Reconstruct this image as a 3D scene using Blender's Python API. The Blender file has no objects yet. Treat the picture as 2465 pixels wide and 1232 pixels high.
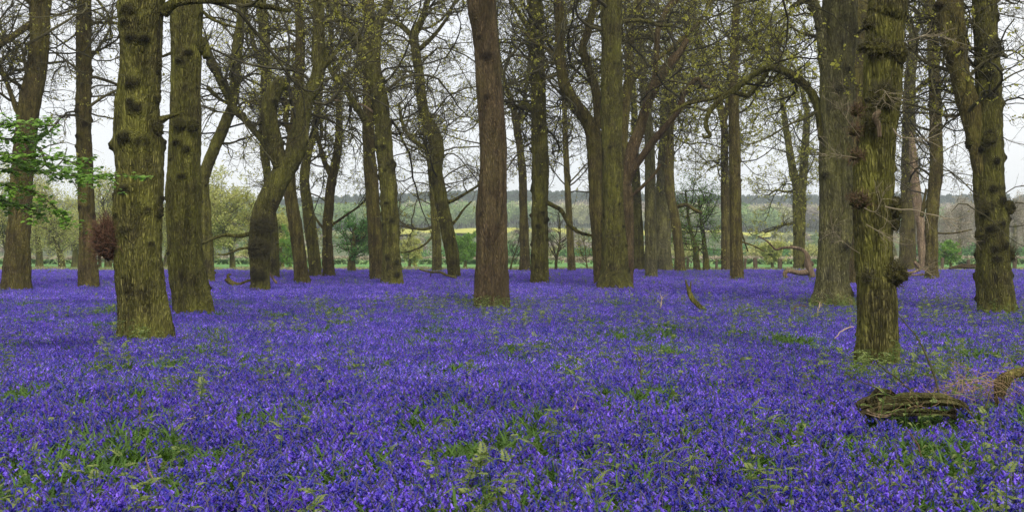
import bpy, math, random
import numpy as np
rng = np.random.default_rng(7)
random.seed(7)
F = 2975.0; CZ = 1.75; HY = 600.0; CX = 1232.5
TOP = 0.28            # height of the flower surface that hides the trunk feet
def at(x, y, D):
    return np.array([(x-CX)/F*D, D, CZ-(y-HY)/F*D])
def ground_z(x, y):
    z = np.interp(y, [0, 100, 150, 280, 330, 480, 600, 700, 1000, 1300, 1500, 2600],
                     [0, 0, -.35, -.5, 0, 4.5, 8.2, 10.5, 22, 35, 37, 28])
    w = np.clip((y-350)/900, 0, 1)
    return z + w*(5.5*np.sin(x/190+1.0)+3.0*np.sin(x/71+2)) 
S = bpy.context.scene
COL = S.collection
# ---------------------------------------------------------------- noise
def vnoise(p, seed=0):
    p = np.asarray(p, float); i = np.floor(p).astype(np.int64); f = p-i; f = f*f*(3-2*f)
    def h(a, b, c):
        n = (a*374761393 + b*668265263 + c*2147483647 + seed*974634777) & 0xffffffff
        n = ((n ^ (n >> 13))*1274126177) & 0xffffffff
        n = n ^ (n >> 16)
        return (n & 0xffffff)/float(0xffffff)
    x, y, z = i[..., 0], i[..., 1], i[..., 2]
    fx, fy, fz = f[..., 0], f[..., 1], f[..., 2]
    def L(a, b, t): return a+(b-a)*t
    return L(L(L(h(x,y,z),h(x+1,y,z),fx), L(h(x,y+1,z),h(x+1,y+1,z),fx), fy),
             L(L(h(x,y,z+1),h(x+1,y,z+1),fx), L(h(x,y+1,z+1),h(x+1,y+1,z+1),fx), fy), fz)
def nrm(v): return v/np.maximum(np.linalg.norm(v, axis=-1, keepdims=True), 1e-9)
# ---------------------------------------------------------------- mesh building
class MB:
    def __init__(s): s.V=[]; s.Q=[]; s.M=[]; s.n=0; s.A=[]
    def add(s, V, Q, mat=0, attr=None):
        V=np.asarray(V,float).reshape(-1,3); Q=np.asarray(Q,np.int64).reshape(-1,4)
        s.V.append(V); s.Q.append(Q+s.n); s.M.append(np.full(len(Q),mat,np.int32)); s.n+=len(V)
        s.A.append(np.zeros(len(V)) if attr is None else np.asarray(attr,float))
    def build(s, name, mats, parent=None, origin=None, smooth=True, link=True, attr=None):
        V=np.concatenate(s.V); Q=np.concatenate(s.Q); M=np.concatenate(s.M)
        if origin is not None: V=V-np.asarray(origin)
        me=bpy.data.meshes.new(name)
        me.vertices.add(len(V)); me.vertices.foreach_set('co',V.astype(np.float32).ravel())
        tri=(Q[:,2]==Q[:,3])
        cnt=np.where(tri,3,4); start=np.concatenate([[0],np.cumsum(cnt)[:-1]])
        mask=np.ones_like(Q,bool); mask[tri,3]=False
        loops=Q[mask]
        me.loops.add(len(loops)); me.loops.foreach_set('vertex_index',loops.astype(np.int32))
        me.polygons.add(len(Q)); me.polygons.foreach_set('loop_start',start.astype(np.int32))
        me.polygons.foreach_set('loop_total',cnt.astype(np.int32))
        me.polygons.foreach_set('material_index',M)
        me.polygons.foreach_set('use_smooth',np.full(len(Q),smooth,bool))
        for m in (mats if isinstance(mats,(list,tuple)) else [mats]): me.materials.append(m)
        if attr:
            a=me.attributes.new(attr,'FLOAT','POINT'); a.data.foreach_set('value',np.concatenate(s.A).astype(np.float32))
        me.update(); me.validate()
        o=bpy.data.objects.new(name,me)
        if link: COL.objects.link(o)
        if parent is not None: o.parent=parent
        return o
def tag(o, label=None, cat=None, group=None, kind=None):
    if label: o['label']=label
    if cat: o['category']=cat
    if group: o['group']=group
    if kind: o['kind']=kind
    return o
def empty(name, loc, label=None, cat=None, group=None):
    o=bpy.data.objects.new(name,None); COL.objects.link(o); o.location=tuple(loc); o.empty_display_size=.3
    return tag(o,label,cat,group)
def tubes(mb, P, R, sides=4, mat=0, flat=1.0):
    """P (B,N,3) strands, R (B,N) radii"""
    P=np.asarray(P,float); R=np.asarray(R,float)
    B,N,_=P.shape
    T=np.empty_like(P); T[:,1:-1]=P[:,2:]-P[:,:-2]; T[:,0]=P[:,1]-P[:,0]; T[:,-1]=P[:,-1]-P[:,-2]; T=nrm(T)
    m=nrm(T.mean(1)); ref=np.where(np.abs(m[:,2:3])<.7,[[0,0,1.]],[[0,1.,0]])
    ref=nrm(ref-(ref*m).sum(1,keepdims=True)*m)[:,None,:]
    U=nrm(ref-(ref*T).sum(2,keepdims=True)*T); W=np.cross(T,U)
    a=np.arange(sides)*2*np.pi/sides
    ring=U[:,:,None,:]*np.cos(a)[None,None,:,None]+W[:,:,None,:]*np.sin(a)[None,None,:,None]*flat
    V=P[:,:,None,:]+ring*R[:,:,None,None]
    i=np.arange(B*N*sides).reshape(B,N,sides)
    j=np.roll(i,-1,axis=2)
    Q=np.stack([i[:,:-1],j[:,:-1],j[:,1:],i[:,1:]],-1).reshape(-1,4)
    mb.add(V.reshape(-1,3),Q,mat)
def leaves(mb, P, size, mat=0, spread=1.0, up=.3):
    n=len(P)
    if n==0: return
    d=nrm(rng.normal(size=(n,3))+np.array([0,0,up])); w=nrm(np.cross(d,rng.normal(size=(n,3))))
    s=(size*rng.uniform(.6,1.35,n))[:,None]
    V=np.stack([P,P+d*s*.5+w*s*.33,P+d*s,P+d*s*.5-w*s*.33],1)
    Q=np.arange(n*4).reshape(n,4)
    mb.add(V.reshape(-1,3),Q,mat)
# ---------------------------------------------------------------- strands
def crom(pts, ds):
    pts=np.asarray(pts,float); n=len(pts)
    P=np.vstack([2*pts[0]-pts[1],pts,2*pts[-1]-pts[-2]]); out=[]
    for k in range(1,n):
        L=np.linalg.norm(P[k+1,:3]-P[k,:3]); m=max(2,int(np.ceil(L/ds)))
        t=(np.arange(m)/m)[:,None]
        out.append(.5*((2*P[k])+(-P[k-1]+P[k+1])*t+(2*P[k-1]-5*P[k]+4*P[k+1]-P[k+2])*t*t+(-P[k-1]+3*P[k]-3*P[k+1]+P[k+2])*t**3))
    out.append(P[n][None]); return np.vstack(out)
def grow(St, Dr, Ln, R0, nseg, gnarl, up, tip=.25):
    B=len(St); P=np.empty((B,nseg+1,3)); P[:,0]=St; d=nrm(Dr); w=gnarl*rng.normal(size=(B,3))*.7
    for i in range(nseg):
        w=w*.5+gnarl*.72*rng.normal(size=(B,3))
        d=nrm(d+w+np.array([0,0,up]))
        P[:,i+1]=P[:,i]+d*(Ln/nseg)[:,None]
    t=np.linspace(0,1,nseg+1)[None]
    R=R0[:,None]*(1-t*(1-tip)); return P,R
def kids(P, R, n, tmin, tmax, ang, flatten=.6):
    """n start points on random strands, biased evenly"""
    B,N,_=P.shape; b=rng.integers(0,B,n); t=rng.uniform(tmin,tmax,n)*(N-1)
    i=np.minimum(t.astype(int),N-2); f=(t-i)[:,None]
    p=P[b,i]*(1-f)+P[b,i+1]*f; r=R[b,i]*(1-f[:,0])+R[b,i+1]*f[:,0]
    T=nrm(P[b,i+1]-P[b,i]); q=rng.normal(size=(n,3)); q[:,2]*=flatten
    q=nrm(q-(q*T).sum(1,keepdims=True)*T)
    a=rng.uniform(ang[0],ang[1],n)[:,None]
    return p,nrm(T*np.cos(a)+q*np.sin(a)),r
# ---------------------------------------------------------------- materials
def newmat(name, rough=.8, spec=.3):
    m=bpy.data.materials.new(name); m.use_nodes=True; nt=m.node_tree; b=nt.nodes['Principled BSDF']
    b.inputs['Roughness'].default_value=rough; b.inputs['Specular IOR Level'].default_value=spec
    return m,nt,b
def N(nt,t,**k):
    n=nt.nodes.new(t)
    for a,v in k.items(): setattr(n,a,v)
    return n
def ramp(nt, fac, cols):
    r=N(nt,'ShaderNodeValToRGB'); e=r.color_ramp.elements
    while len(e)<len(cols): e.new(.5)
    for x,(p,c) in zip(e,cols): x.position=p; x.color=(*c,1)
    nt.links.new(fac,r.inputs[0]); return r.outputs[0]
def mixc(nt, fac, a, b, blend='MIX'):
    m=N(nt,'ShaderNodeMix',data_type='RGBA',blend_type=blend)
    for s,v in ((m.inputs[0],fac),(m.inputs[6],a),(m.inputs[7],b)):
        if isinstance(v,(int,float)): s.default_value=v
        elif isinstance(v,tuple): s.default_value=(*v,1)
        else: nt.links.new(v,s)
    return m.outputs[2]
def noise(nt, vec, scale, detail=4, rough=.6, dist=0):
    n=N(nt,'ShaderNodeTexNoise'); n.inputs['Scale'].default_value=scale; n.inputs['Detail'].default_value=detail
    n.inputs['Roughness'].default_value=rough; n.inputs['Distortion'].default_value=dist
    if vec is not None: nt.links.new(vec,n.inputs['Vector'])
    return n.outputs['Fac']
def bark(name, dark, mid, light, moss, mossamt=.5, scale=1.0, bump=.035):
    m,nt,b=newmat(name,.92,.15)
    tc=N(nt,'ShaderNodeTexCoord'); mp=N(nt,'ShaderNodeMapping'); mp.inputs['Scale'].default_value=(1,1,.13)
    nt.links.new(tc.outputs['Object'],mp.inputs['Vector'])
    warp=N(nt,'ShaderNodeTexNoise'); warp.inputs['Scale'].default_value=3.0; warp.inputs['Detail'].default_value=3
    nt.links.new(mp.outputs[0],warp.inputs['Vector'])
    va=N(nt,'ShaderNodeVectorMath',operation='MULTIPLY_ADD'); nt.links.new(warp.outputs['Color'],va.inputs[0]); va.inputs[1].default_value=(.22,.22,.10)
    nt.links.new(mp.outputs[0],va.inputs[2])
    v=N(nt,'ShaderNodeTexVoronoi',feature='DISTANCE_TO_EDGE'); v.inputs['Scale'].default_value=30*scale
    nt.links.new(va.outputs[0],v.inputs['Vector'])
    vr=N(nt,'ShaderNodeMapRange'); vr.inputs['From Max'].default_value=.42; nt.links.new(v.outputs['Distance'],vr.inputs[0])
    fine=noise(nt,va.outputs[0],32*scale,5,.7)
    big=noise(nt,tc.outputs['Object'],1.3,4,.6)
    col=ramp(nt,fine,[(.32,dark),(.52,mid),(.72,light)])
    col=mixc(nt,vr.outputs[0],tuple(c*.9 for c in dark),col)
    mr=ramp(nt,big,[(.5-.25*mossamt,(0,0,0)),(.75-.2*mossamt,(1,1,1))])
    mm=N(nt,'ShaderNodeMath',operation='MULTIPLY'); nt.links.new(mr,mm.inputs[0]); nt.links.new(fine,mm.inputs[1])
    m2=N(nt,'ShaderNodeMath',operation='MULTIPLY'); nt.links.new(mm.outputs[0],m2.inputs[0]); m2.inputs[1].default_value=1.6*mossamt; m2.use_clamp=True
    col=mixc(nt,m2.outputs[0],col,moss)
    mid2=ramp(nt,noise(nt,mp.outputs[0],7.5*scale,4,.65,.6),[(.34,(.5,.5,.5)),(.5,(.95,.95,.95)),(.68,(1.5,1.5,1.5))])
    col=mixc(nt,1.0,col,mid2,'MULTIPLY')
    # grey lichen flecks
    lf=ramp(nt,noise(nt,tc.outputs['Object'],22,3,.6),[(.66,(0,0,0)),(.74,(.35,.35,.35))])
    col=mixc(nt,lf,col,tuple(min(1,c*1.5+.03) for c in light))
    at_=N(nt,'ShaderNodeAttribute',attribute_name='burr'); 
    col=mixc(nt,at_.outputs['Fac'],col,tuple(c*.45 for c in dark))
    oi=N(nt,'ShaderNodeObjectInfo'); hv=N(nt,'ShaderNodeHueSaturation')
    h=N(nt,'ShaderNodeMapRange'); h.inputs['To Min'].default_value=.82; h.inputs['To Max'].default_value=1.15; nt.links.new(oi.outputs['Random'],h.inputs[0])
    nt.links.new(h.outputs[0],hv.inputs['Value']); nt.links.new(col,hv.inputs['Color'])
    nt.links.new(hv.outputs[0],b.inputs['Base Color'])
    bs=N(nt,'ShaderNodeMath',operation='MULTIPLY_ADD'); nt.links.new(fine,bs.inputs[0]); bs.inputs[1].default_value=.45; nt.links.new(vr.outputs[0],bs.inputs[2])
    bp=N(nt,'ShaderNodeBump'); bp.inputs['Distance'].default_value=bump; bp.inputs['Strength'].default_value=.9
    nt.links.new(bs.outputs[0],bp.inputs['Height']); nt.links.new(bp.outputs[0],b.inputs['Normal'])
    return m
BK={
 'green': bark('bark_green',(.044,.038,.015),(.19,.163,.050),(.37,.325,.11),(.225,.225,.034),.6,1,.06),
 'olive': bark('bark_olive',(.046,.038,.015),(.17,.143,.043),(.31,.27,.095),(.215,.21,.03),.65,1,.05),
 'brown': bark('bark_brown',(.046,.035,.015),(.17,.130,.046),(.30,.235,.09),(.20,.185,.03),.5),
 'red':   bark('bark_red',(.055,.038,.020),(.165,.115,.055),(.28,.20,.10),(.15,.13,.035),.35,1.25),
 'grey':  bark('bark_grey',(.070,.063,.034),(.26,.238,.105),(.46,.43,.22),(.25,.24,.05),.5,1,.05),
 'pale':  bark('dead_wood',(.16,.11,.065),(.36,.26,.16),(.55,.43,.29),(.22,.2,.08),.2,.8,.02),
}
def simple(name, c1, c2, rough=.7, island=True, trans=0, hue=.0, spec=.3, scale=20):
    m,nt,b=newmat(name,rough,spec)
    if island:
        g=N(nt,'ShaderNodeNewGeometry'); fac=g.outputs['Random Per Island']
    else:
        tc=N(nt,'ShaderNodeTexCoord'); fac=noise(nt,tc.outputs['Object'],scale,5)
    col=mixc(nt,fac,c1,c2); nt.links.new(col,b.inputs['Base Color'])
    if trans:
        t=N(nt,'ShaderNodeBsdfTranslucent'); nt.links.new(col,t.inputs['Color'])
        ms=N(nt,'ShaderNodeMixShader'); ms.inputs[0].default_value=trans
        nt.links.new(b.outputs[0],ms.inputs[1]); nt.links.new(t.outputs[0],ms.inputs[2])
        nt.links.new(ms.outputs[0],nt.nodes['Material Output'].inputs['Surface'])
    return m
M_twig=simple('twig_bark',(.024,.021,.010),(.085,.075,.028),.85)
M_twig_pale=simple('pale_twig',(.12,.095,.055),(.28,.23,.14),.8)
M_twig_red=simple('red_twig',(.038,.020,.012),(.14,.065,.036),.8)
M_twig_brown=simple('brown_twig',(.04,.024,.013),(.14,.085,.04),.8)
M_twig_brown2=simple('burr_twig',(.035,.017,.010),(.17,.085,.045),.8)
M_twig_mid=simple('mid_twig',(.09,.075,.045),(.20,.17,.11),.85)
M_leaf_y=simple('young_oak_leaf',(.25,.255,.03),(.52,.50,.09),.6,trans=.5)
M_leaf_d=simple('bud_leaf',(.19,.185,.03),(.42,.40,.08),.6,trans=.45)
M_leaf_g=simple('green_leaf',(.085,.20,.018),(.25,.42,.06),.5,trans=.4)
M_leaf_b=simple('bush_leaf',(.05,.16,.03),(.15,.33,.07),.55,trans=.35)
M_leaf_pale=simple('pale_spring_leaf',(.30,.33,.08),(.60,.58,.19),.6,trans=.35)
M_leaf_tan=simple('bare_spray',(.27,.23,.16),(.44,.39,.29),.8,trans=.2)
# ---------------------------------------------------------------- trunk / limb
def strand_from_px(pts, D, drift=None):
    out=[]; sh=.94 if max(q[2] for q in pts)>100 else 1.0
    for k,(x,y,w) in enumerate(pts):
        d=D+(drift[k] if drift is not None else 0)
        p=at(x,y,d); out.append([*p,max(w*sh,1.5)/F*d/2])
    return np.array(out)
def sweep_bark(mb, ctl, near, knobs=0.0, knobr=.07, ridges=0.0, base=True, endcap=False, fix=None, rough=.05, seed=0):
    """ctl (n,4) xyz+radius. near = metres per surface step"""
    Pt=crom(ctl,near*1.3); P=Pt[:,:3]; R=np.maximum(Pt[:,3],.004)
    seg=np.linalg.norm(np.diff(P,axis=0),axis=1); s=np.concatenate([[0],np.cumsum(seg)])
    T=nrm(np.gradient(P,axis=0))
    # parallel transport
    U=np.empty_like(P); u=np.array([1.,0,0]) if abs(T[0][0])<.8 else np.array([0,0,1.])
    for i in range(len(P)):
        u=u-(u@T[i])*T[i]; u/=np.linalg.norm(u); U[i]=u
    W=np.cross(T,U)
    sides=int(np.clip(2*np.pi*R.max()/near,8,150)); a=np.arange(sides)*2*np.pi/sides
    ca,sa=np.cos(a),np.sin(a); ring=U[:,None]*ca[None,:,None]+W[:,None]*sa[None,:,None]
    # lattice noise in trunk space
    R0=R.max()
    q=np.empty((len(P),sides,3)); q[...,0]=ca*R0; q[...,1]=sa*R0; q[...,2]=s[:,None]
    disp=(vnoise(q*np.array([2.2/max(R0*2,.2),2.2/max(R0*2,.2),1.1])+seed*7.1,seed)-.5)*2*rough*2.2*R[:,None]
    disp+=(vnoise(q*np.array([5/max(R0*2,.2)]*2+[3.2]),seed+3)-.5)*rough*1.2*R[:,None]
    burr=np.zeros_like(disp)
    if base:
        h=P[:,2]; fl=np.clip((.9-h)/1.0,0,1)**2.2
        lob=.55+.45*np.cos(a*rng.integers(4,7)+rng.uniform(0,6))+.3*np.cos(a*3+rng.uniform(0,6))
        disp+=(fl[:,None]*lob[None,:])*R0*.26*float(base)
    if ridges>0:
        k=8.5/max(R0*2,.15)*(R0*2/.7)   # cells per metre across the bark
        wq=q+(vnoise(q*3.1,seed+9)[...,None]-.5)*.10
        r1=1-np.abs(vnoise(wq*np.array([k*2.9,k*2.9,4.5]),seed+5)*2-1)
        r2=1-np.abs(vnoise(wq*np.array([k*4,k*4,8.]),seed+6)*2-1)
        disp+=ridges*(.5-r1**3)-ridges*.45*r2**3
    L=s[-1]; K=[]; kn=.35+1.1*vnoise(q*np.array([9,9,11.])+3,seed+12)
    if fix: K+=fix
    nk=int(knobs*L*1.6)
    for _ in range(nk):
        K.append((rng.uniform(.5 if base else .1,L),rng.uniform(0,2*np.pi),knobr*rng.uniform(.6,1.35),rng.uniform(.45,.95)))
    # knobs come in rough rings on these trees
    for (sk,th,sg,am) in K:
        rr=np.interp(sk,s,R)
        ds=(s[:,None]-sk)/sg; dth=((a-th+np.pi)%(2*np.pi)-np.pi)*rr/sg
        g=np.exp(-(ds**2*1.3+dth[None,:]**2*.8))*kn
        disp+=g*sg*am
        burr=np.maximum(burr,np.clip(g/kn*1.9-.35,0,1)*np.clip(.45+kn*.5,0,1))
    if burr.max()>0:
        disp+=burr*(vnoise(q*38,seed+8)-.5)*.06*min(1,R0*3)+burr*(vnoise(q*17,seed+11)-.5)*.08*min(1,R0*3)
    V=P[:,None]+ring*(R[:,None]+disp)[...,None]
    i=np.arange(V.shape[0]*sides).reshape(-1,sides); j=np.roll(i,-1,1)
    Q=np.stack([i[:-1],j[:-1],j[1:],i[1:]],-1).reshape(-1,4)
    V=V.reshape(-1,3); bb=burr.ravel()
    if endcap:
        n0=len(V); V=np.vstack([V,(P[-1]+T[-1]*R[-1]*.15)[None]]); bb=np.append(bb,.3)
        Q=np.vstack([Q,np.stack([i[-1],j[-1],np.full(sides,n0),np.full(sides,n0)],-1)])
        n1=len(V); V=np.vstack([V,P[0][None]]); bb=np.append(bb,.3)
        Q=np.vstack([Q,np.stack([j[0],i[0],np.full(sides,n1),np.full(sides,n1)],-1)])
    mb.add(V,Q,0,bb)
    info=[(P,T,U,W,R,s,K)]
    return info
def resampleN(ctl,n):
    Pt=crom(ctl,.25); s=np.concatenate([[0],np.cumsum(np.linalg.norm(np.diff(Pt[:,:3],axis=0),axis=1))])
    t=np.linspace(0,s[-1],n); return np.stack([np.interp(t,s,Pt[:,k]) for k in range(4)],1), s[-1]
FAST_CROWN=1.0
def tree(label, trunk, D, bk='olive', limbs=(), knobs=1.2, knobr=None, crown=16, ylo=430, leaf=('d',1.0), ext=None,
         name='oak_tree', seed=0, fuzz=0, near=None, ridges=None, broken=False, blen=(2.2,5.0), fix=None, group=None, cat='tree', splay=None):
    global rng
    rng=np.random.default_rng(seed+101)
    xb,yb,wb=trunk[0]; X=(xb-CX)/F*D
    org=np.array([X,D,0.0]); root=empty(name,org,label,cat,group)
    ctl=strand_from_px(trunk,D)
    zb=ctl[0,2]
    foot=ctl[0].copy(); foot[2]=-.25; foot[3]*=1.06
    if zb<.05: ctl[0,2]=.1
    ctl=np.vstack([foot,ctl])
    if not broken:
        e=ext if ext is not None else max(3.0,7-ctl[-1,2]*.2)
        d=nrm(ctl[-1,:3]-ctl[-2,:3]); d=nrm(d+np.array([0,0,.6])); p=ctl[-1].copy()
        for k in range(3):
            p=p.copy(); d=nrm(d+rng.normal(size=3)*.12); p[:3]=p[:3]+d*e/3; p[3]*=.72; ctl=np.vstack([ctl,p])
    near=near or max(.022,D*.0016)
    if ridges is None: ridges=.024 if D<40 else .026
    mb=MB(); sc=max(wb/F*D,.3)
    info=sweep_bark(mb,ctl,near,knobs,knobr or .055*sc+.03,ridges,.25 if D<20 else 1.,broken,fix,seed=seed)
    tr=mb.build('trunk',BK[bk],root,org,attr='burr')
    strands=[ctl[2:] if len(ctl)>5 else ctl[1:]]
    for li,L in enumerate(limbs):
        kw={}
        if isinstance(L,dict): kw=L; L=kw['p']
        n=len(L); dr=np.zeros(n)
        amp=kw.get('drift',rng.uniform(-.12,.12))
        tl=np.array([math.hypot(L[k][0]-L[0][0],L[k][1]-L[0][1]) for k in range(n)])/F*D
        dr=tl*amp*2.2
        c=strand_from_px(L,D,dr+kw.get('off',0))
        if kw.get('grow',True) and L[-1][1]<14:
            d=nrm(c[-1,:3]-c[-2,:3]); p=c[-1].copy()
            for k in range(2):
                p=p.copy(); d=nrm(d+rng.normal(size=3)*.2+np.array([0,0,.15])); p[:3]=p[:3]+d*1.1; p[3]*=.7; c=np.vstack([c,p])
        lm=MB(); sweep_bark(lm,c,max(.02,near*.8),kw.get('knobs',knobs*.5),.035+.25*c[:,3].max(),ridges*.5,False,True,seed=seed+li+20,rough=.10)
        lo=lm.build('limb',BK[kw.get('bk',bk)],root,org,attr='burr')
        if kw.get('label'): lo['label']=kw['label']
        if kw.get('twigs',True): strands.append(c)
    # ---- crown: gnarled branches, twigs, opening leaves
    zlo=CZ-(ylo-HY)/F*D
    RS=[]; wt=[]
    for c in strands:
        r,L=resampleN(c,14); RS.append(r); wt.append(L)
    RS=np.array(RS)
    if crown>0 or fuzz>0:
        cm=MB(); lf=MB()
        if crown>0:
            P=RS[...,:3]; R=RS[...,3]; wt=np.array(wt); 
            n1=int(crown*3.7); bi=rng.choice(len(P),n1*3,p=wt/wt.sum()); t=rng.uniform(0.08,1,n1*3)**.8*13
            i=np.minimum(t.astype(int),12); f=(t-i)[:,None]
            p=P[bi,i]*(1-f)+P[bi,i+1]*f; r=R[bi,i]*(1-f[:,0])+R[bi,i+1]*f[:,0]; T=nrm(P[bi,i+1]-P[bi,i])
            ok=p[:,2]>zlo; p,r,T=p[ok][:n1],r[ok][:n1],T[ok][:n1]; n=len(p)
            th=rng.uniform(0,2*np.pi,n); q=np.stack([np.cos(th),np.sin(th)*.8,rng.uniform(-.25,.75,n)],1)
            if splay is not None: q[:,0]+=splay
            if D<72: q[:,1]+=.5
            d=nrm(q+T*rng.uniform(0,.6,n)[:,None])
            L1=rng.uniform(blen[0],blen[1]*(1.6 if D>50 else 1.2),n)*np.clip(r/.12,.6,1.1); r1=np.minimum(r*.55,.055*rng.uniform(.5,1.3,n))
            P1,R1=grow(p,d,L1,r1,11,.37,.03,.28); tubes(cm,P1,R1,6)
            k=n*7; p,d,r=kids(P1,R1,k,.12,1,(.5,1.25)); P2,R2=grow(p,d,rng.uniform(.7,2.1,k),np.clip(r*.65,.011,.028),8,.36,.0,.3); tubes(cm,P2,R2,4)
            k=n*38; p,d,r=kids(P2,R2,k,.1,1,(.5,1.3)); P3,R3=grow(p,d,rng.uniform(.3,1.05,k),np.clip(r*.65,.0065 if D<50 else .009,.014),5,.36,.03,.45); tubes(cm,P3,R3,3)
            k=int(n*62*FAST_CROWN); p,d,r=kids(P3,R3,k,.15,1,(.5,1.3)); P4,R4=grow(p,d,rng.uniform(.1,.34,k),np.full(k,.0045 if D<50 else .0065),2,.4,.06,.5); tubes(cm,P4,R4,3)
            nl=int(n*175*leaf[1])
            if nl>0:
                idx=np.repeat(rng.integers(0,len(P4),nl//4+1),4)[:nl]; pp=P4[idx,2]+rng.normal(size=(nl,3))*.035
                leaves(lf,pp,(.062 if leaf[0]!='g' else .07)+D*.0004)
        if fuzz>0:
            Pf,Tf,Uf,Wf,Rf,sf,_=info[0]
            n=int(fuzz*40); k=rng.integers(3,max(4,int(len(Pf)*.97)),n); th=rng.uniform(0,2*np.pi,n)
            out=Uf[k]*np.cos(th)[:,None]+Wf[k]*np.sin(th)[:,None]
            st=Pf[k]+out*Rf[k][:,None]*.95
            Pz,Rz=grow(st,out+np.array([0,0,.5]),rng.uniform(.15,.8,n),np.full(n,.006),4,.35,.12,.5); tubes(cm,Pz,Rz,3)
            kk=n*3; p,d,r=kids(Pz,Rz,kk,.3,1,(.4,1.2)); Py,Ry=grow(p,d,rng.uniform(.08,.3,kk),np.full(kk,.004),2,.3,.1,.5); tubes(cm,Py,Ry,3)
            nl=int(n*7*leaf[1]); 
            if nl: leaves(lf,Py[rng.integers(0,kk,nl),2],.05+D*.0002)
        cr=cm.build('crown',M_twig,root,org,smooth=False)
        if lf.n:
            lf.build('foliage',{'y':M_leaf_y,'d':M_leaf_d,'g':M_leaf_g,'b':M_leaf_b,'p':M_leaf_pale}[leaf[0]],cr,None if False else org,smooth=False)
    return root,tr,info,org
def s2(a): return a
#DATA_TREES
T={}
GR='old oaks standing in the bluebell wood'
def tr_(key,label,trunk,D,**k):
    T[key]=tree(label,trunk,D,seed=len(T)*13+5,group=GR,**k)
tr_('T1','dark leaning oak with flared foot at the far left edge, behind sprays of green leaves',
 [(38,697,72),(44,600,60),(47,532,56),(53,433,52),(66,286,52),(81,200,50),(95,100,46),(97,0,50)],46,bk='brown',knobs=.6,crown=15,ylo=380,
 limbs=[[(110,45,20),(92,22,22),(72,0,22),(60,-20,18)],[(76,58,18),(40,82,16),(5,105,14),(-30,125,12)],[(58,300,14),(40,265,12),(22,215,11),(5,170,9),(-8,130,8)]],leaf=('d',.5))
tr_('T2','slim straight upright oak studded with knots, second trunk from the left edge',
 [(213,686,50),(211,610,42),(210,532,38),(205,400,38),(201,266,36),(202,133,36),(202,0,35)],48,bk='brown',knobs=2.6,knobr=.09,crown=12,ylo=330,leaf=('d',.6))
tr_('T3','massive ridged oak at left with a twiggy reddish burr on its left flank',
 [(347,797,138),(342,730,130),(338,665,127),(333,566,120),(334,433,117),(332,333,118),(334,200,104),(338,100,106),(344,0,114)],22.2,bk='green',knobs=2.6,knobr=.085,crown=3,ylo=20,leaf=('d',.5),ridges=.022,
 limbs=[{'p':[(388,290,22),(402,284,14),(425,276,7),(444,268,4)],'twigs':False,'knobs':0},{'p':[(392,30,30),(420,8,24),(465,3,20),(540,2,18),(610,10,16),(660,20,12),(700,28,8)],'drift':-.1,'knobs':.3}],
 fix=[(6.2,4.4,.14,.45),(5.75,4.6,.13,.5),(4.95,4.7,.15,.5),(4.5,4.9,.13,.55),(3.95,4.45,.15,.55),(3.9,5.2,.14,.6),(3.9,0.1,.13,.6)])
tr_('T4','smooth mossy green oak standing close to the right of the massive burred oak',
 [(466,745,106),(460,700,96),(454,665,92),(445,600,87),(442,532,86),(443,400,82),(446,300,77),(447,200,77),(448,66,80),(446,0,82)],30.5,bk='green',knobs=.5,knobr=.09,crown=2,ylo=20,leaf=('d',.5),
 limbs=[{'p':[(414,128,9),(402,132,8),(390,137,6)],'twigs':False,'knobs':0},{'p':[(480,100,24),(492,112,24),(497,140,20)],'twigs':False},
  {'p':[(470,12,10),(490,30,8),(510,46,8),(550,62,7),(583,70,6)],'knobs':0}],
 fix=[(4.6,4.5,.12,.6),(4.45,5.1,.13,.7),(3.8,4.8,.1,.7),(6.6,4.6,.13,.5)])
tr_('T5','slender knobbly oak bending rightwards, half hidden behind the smooth mossy oak',
 [(503,667,30),(500,600,28),(492,500,30),(490,430,28),(515,360,28),(545,290,26),(562,240,24),(570,133,25),(577,66,22),(585,20,16)],58,bk='green',knobs=2.2,crown=12,ylo=380,leaf=('y',.5),
 limbs=[[(490,105,22),(515,160,20),(545,225,20),(563,262,18),(600,300,16),(635,345,14),(655,372,12)],[(500,210,10),(520,232,9),(550,250,8)]])
tr_('T6','contorted S-shaped oak with burrs round its foot and a broken left stub',
 [(626,697,50),(625,640,48),(624,599,50),(625,560,54),(632,519,54),(656,466,56),(683,413,52),(713,360,46),(726,300,42),(735,246,40),(763,186,34),(767,120,31),(766,53,29),(766,0,27)],46,bk='green',knobs=1.6,crown=8,ylo=330,leaf=('y',.7),fuzz=.5,
 limbs=[{'p':[(676,398,40),(662,360,40),(652,310,44),(648,255,44),(664,212,36),(685,196,28)],'grow':False,'twigs':False,'knobs':.8,'label':'broken hooked stub of the contorted oak'},
  [(772,168,14),(795,145,12),(815,118,10),(836,100,9),(870,96,7)],{'p':[(610,560,12),(575,568,11),(540,566,9),(510,575,7),(480,590,5)],'knobs':.4},{'p':[(608,595,8),(575,600,6),(545,612,5),(525,612,4)],'knobs':0}],
 fix=[(2.1,4.8,.3,.6),(1.9,4.4,.25,.4),(1.0,4.9,.26,.5),(1.15,4.3,.2,.4),(2.1,5.4,.22,.5)])
tr_('T7','upright oak directly behind the contorted oak with its top forked',
 [(660,664,26),(658,560,24),(645,430,22),(634,330,22),(640,200,25),(638,100,26),(628,0,26)],66,bk='olive',knobs=1.2,crown=11,ylo=330,leaf=('y',.7),
 limbs=[[(645,180,14),(615,120,10),(600,60,9),(590,10,8)]])
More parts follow.
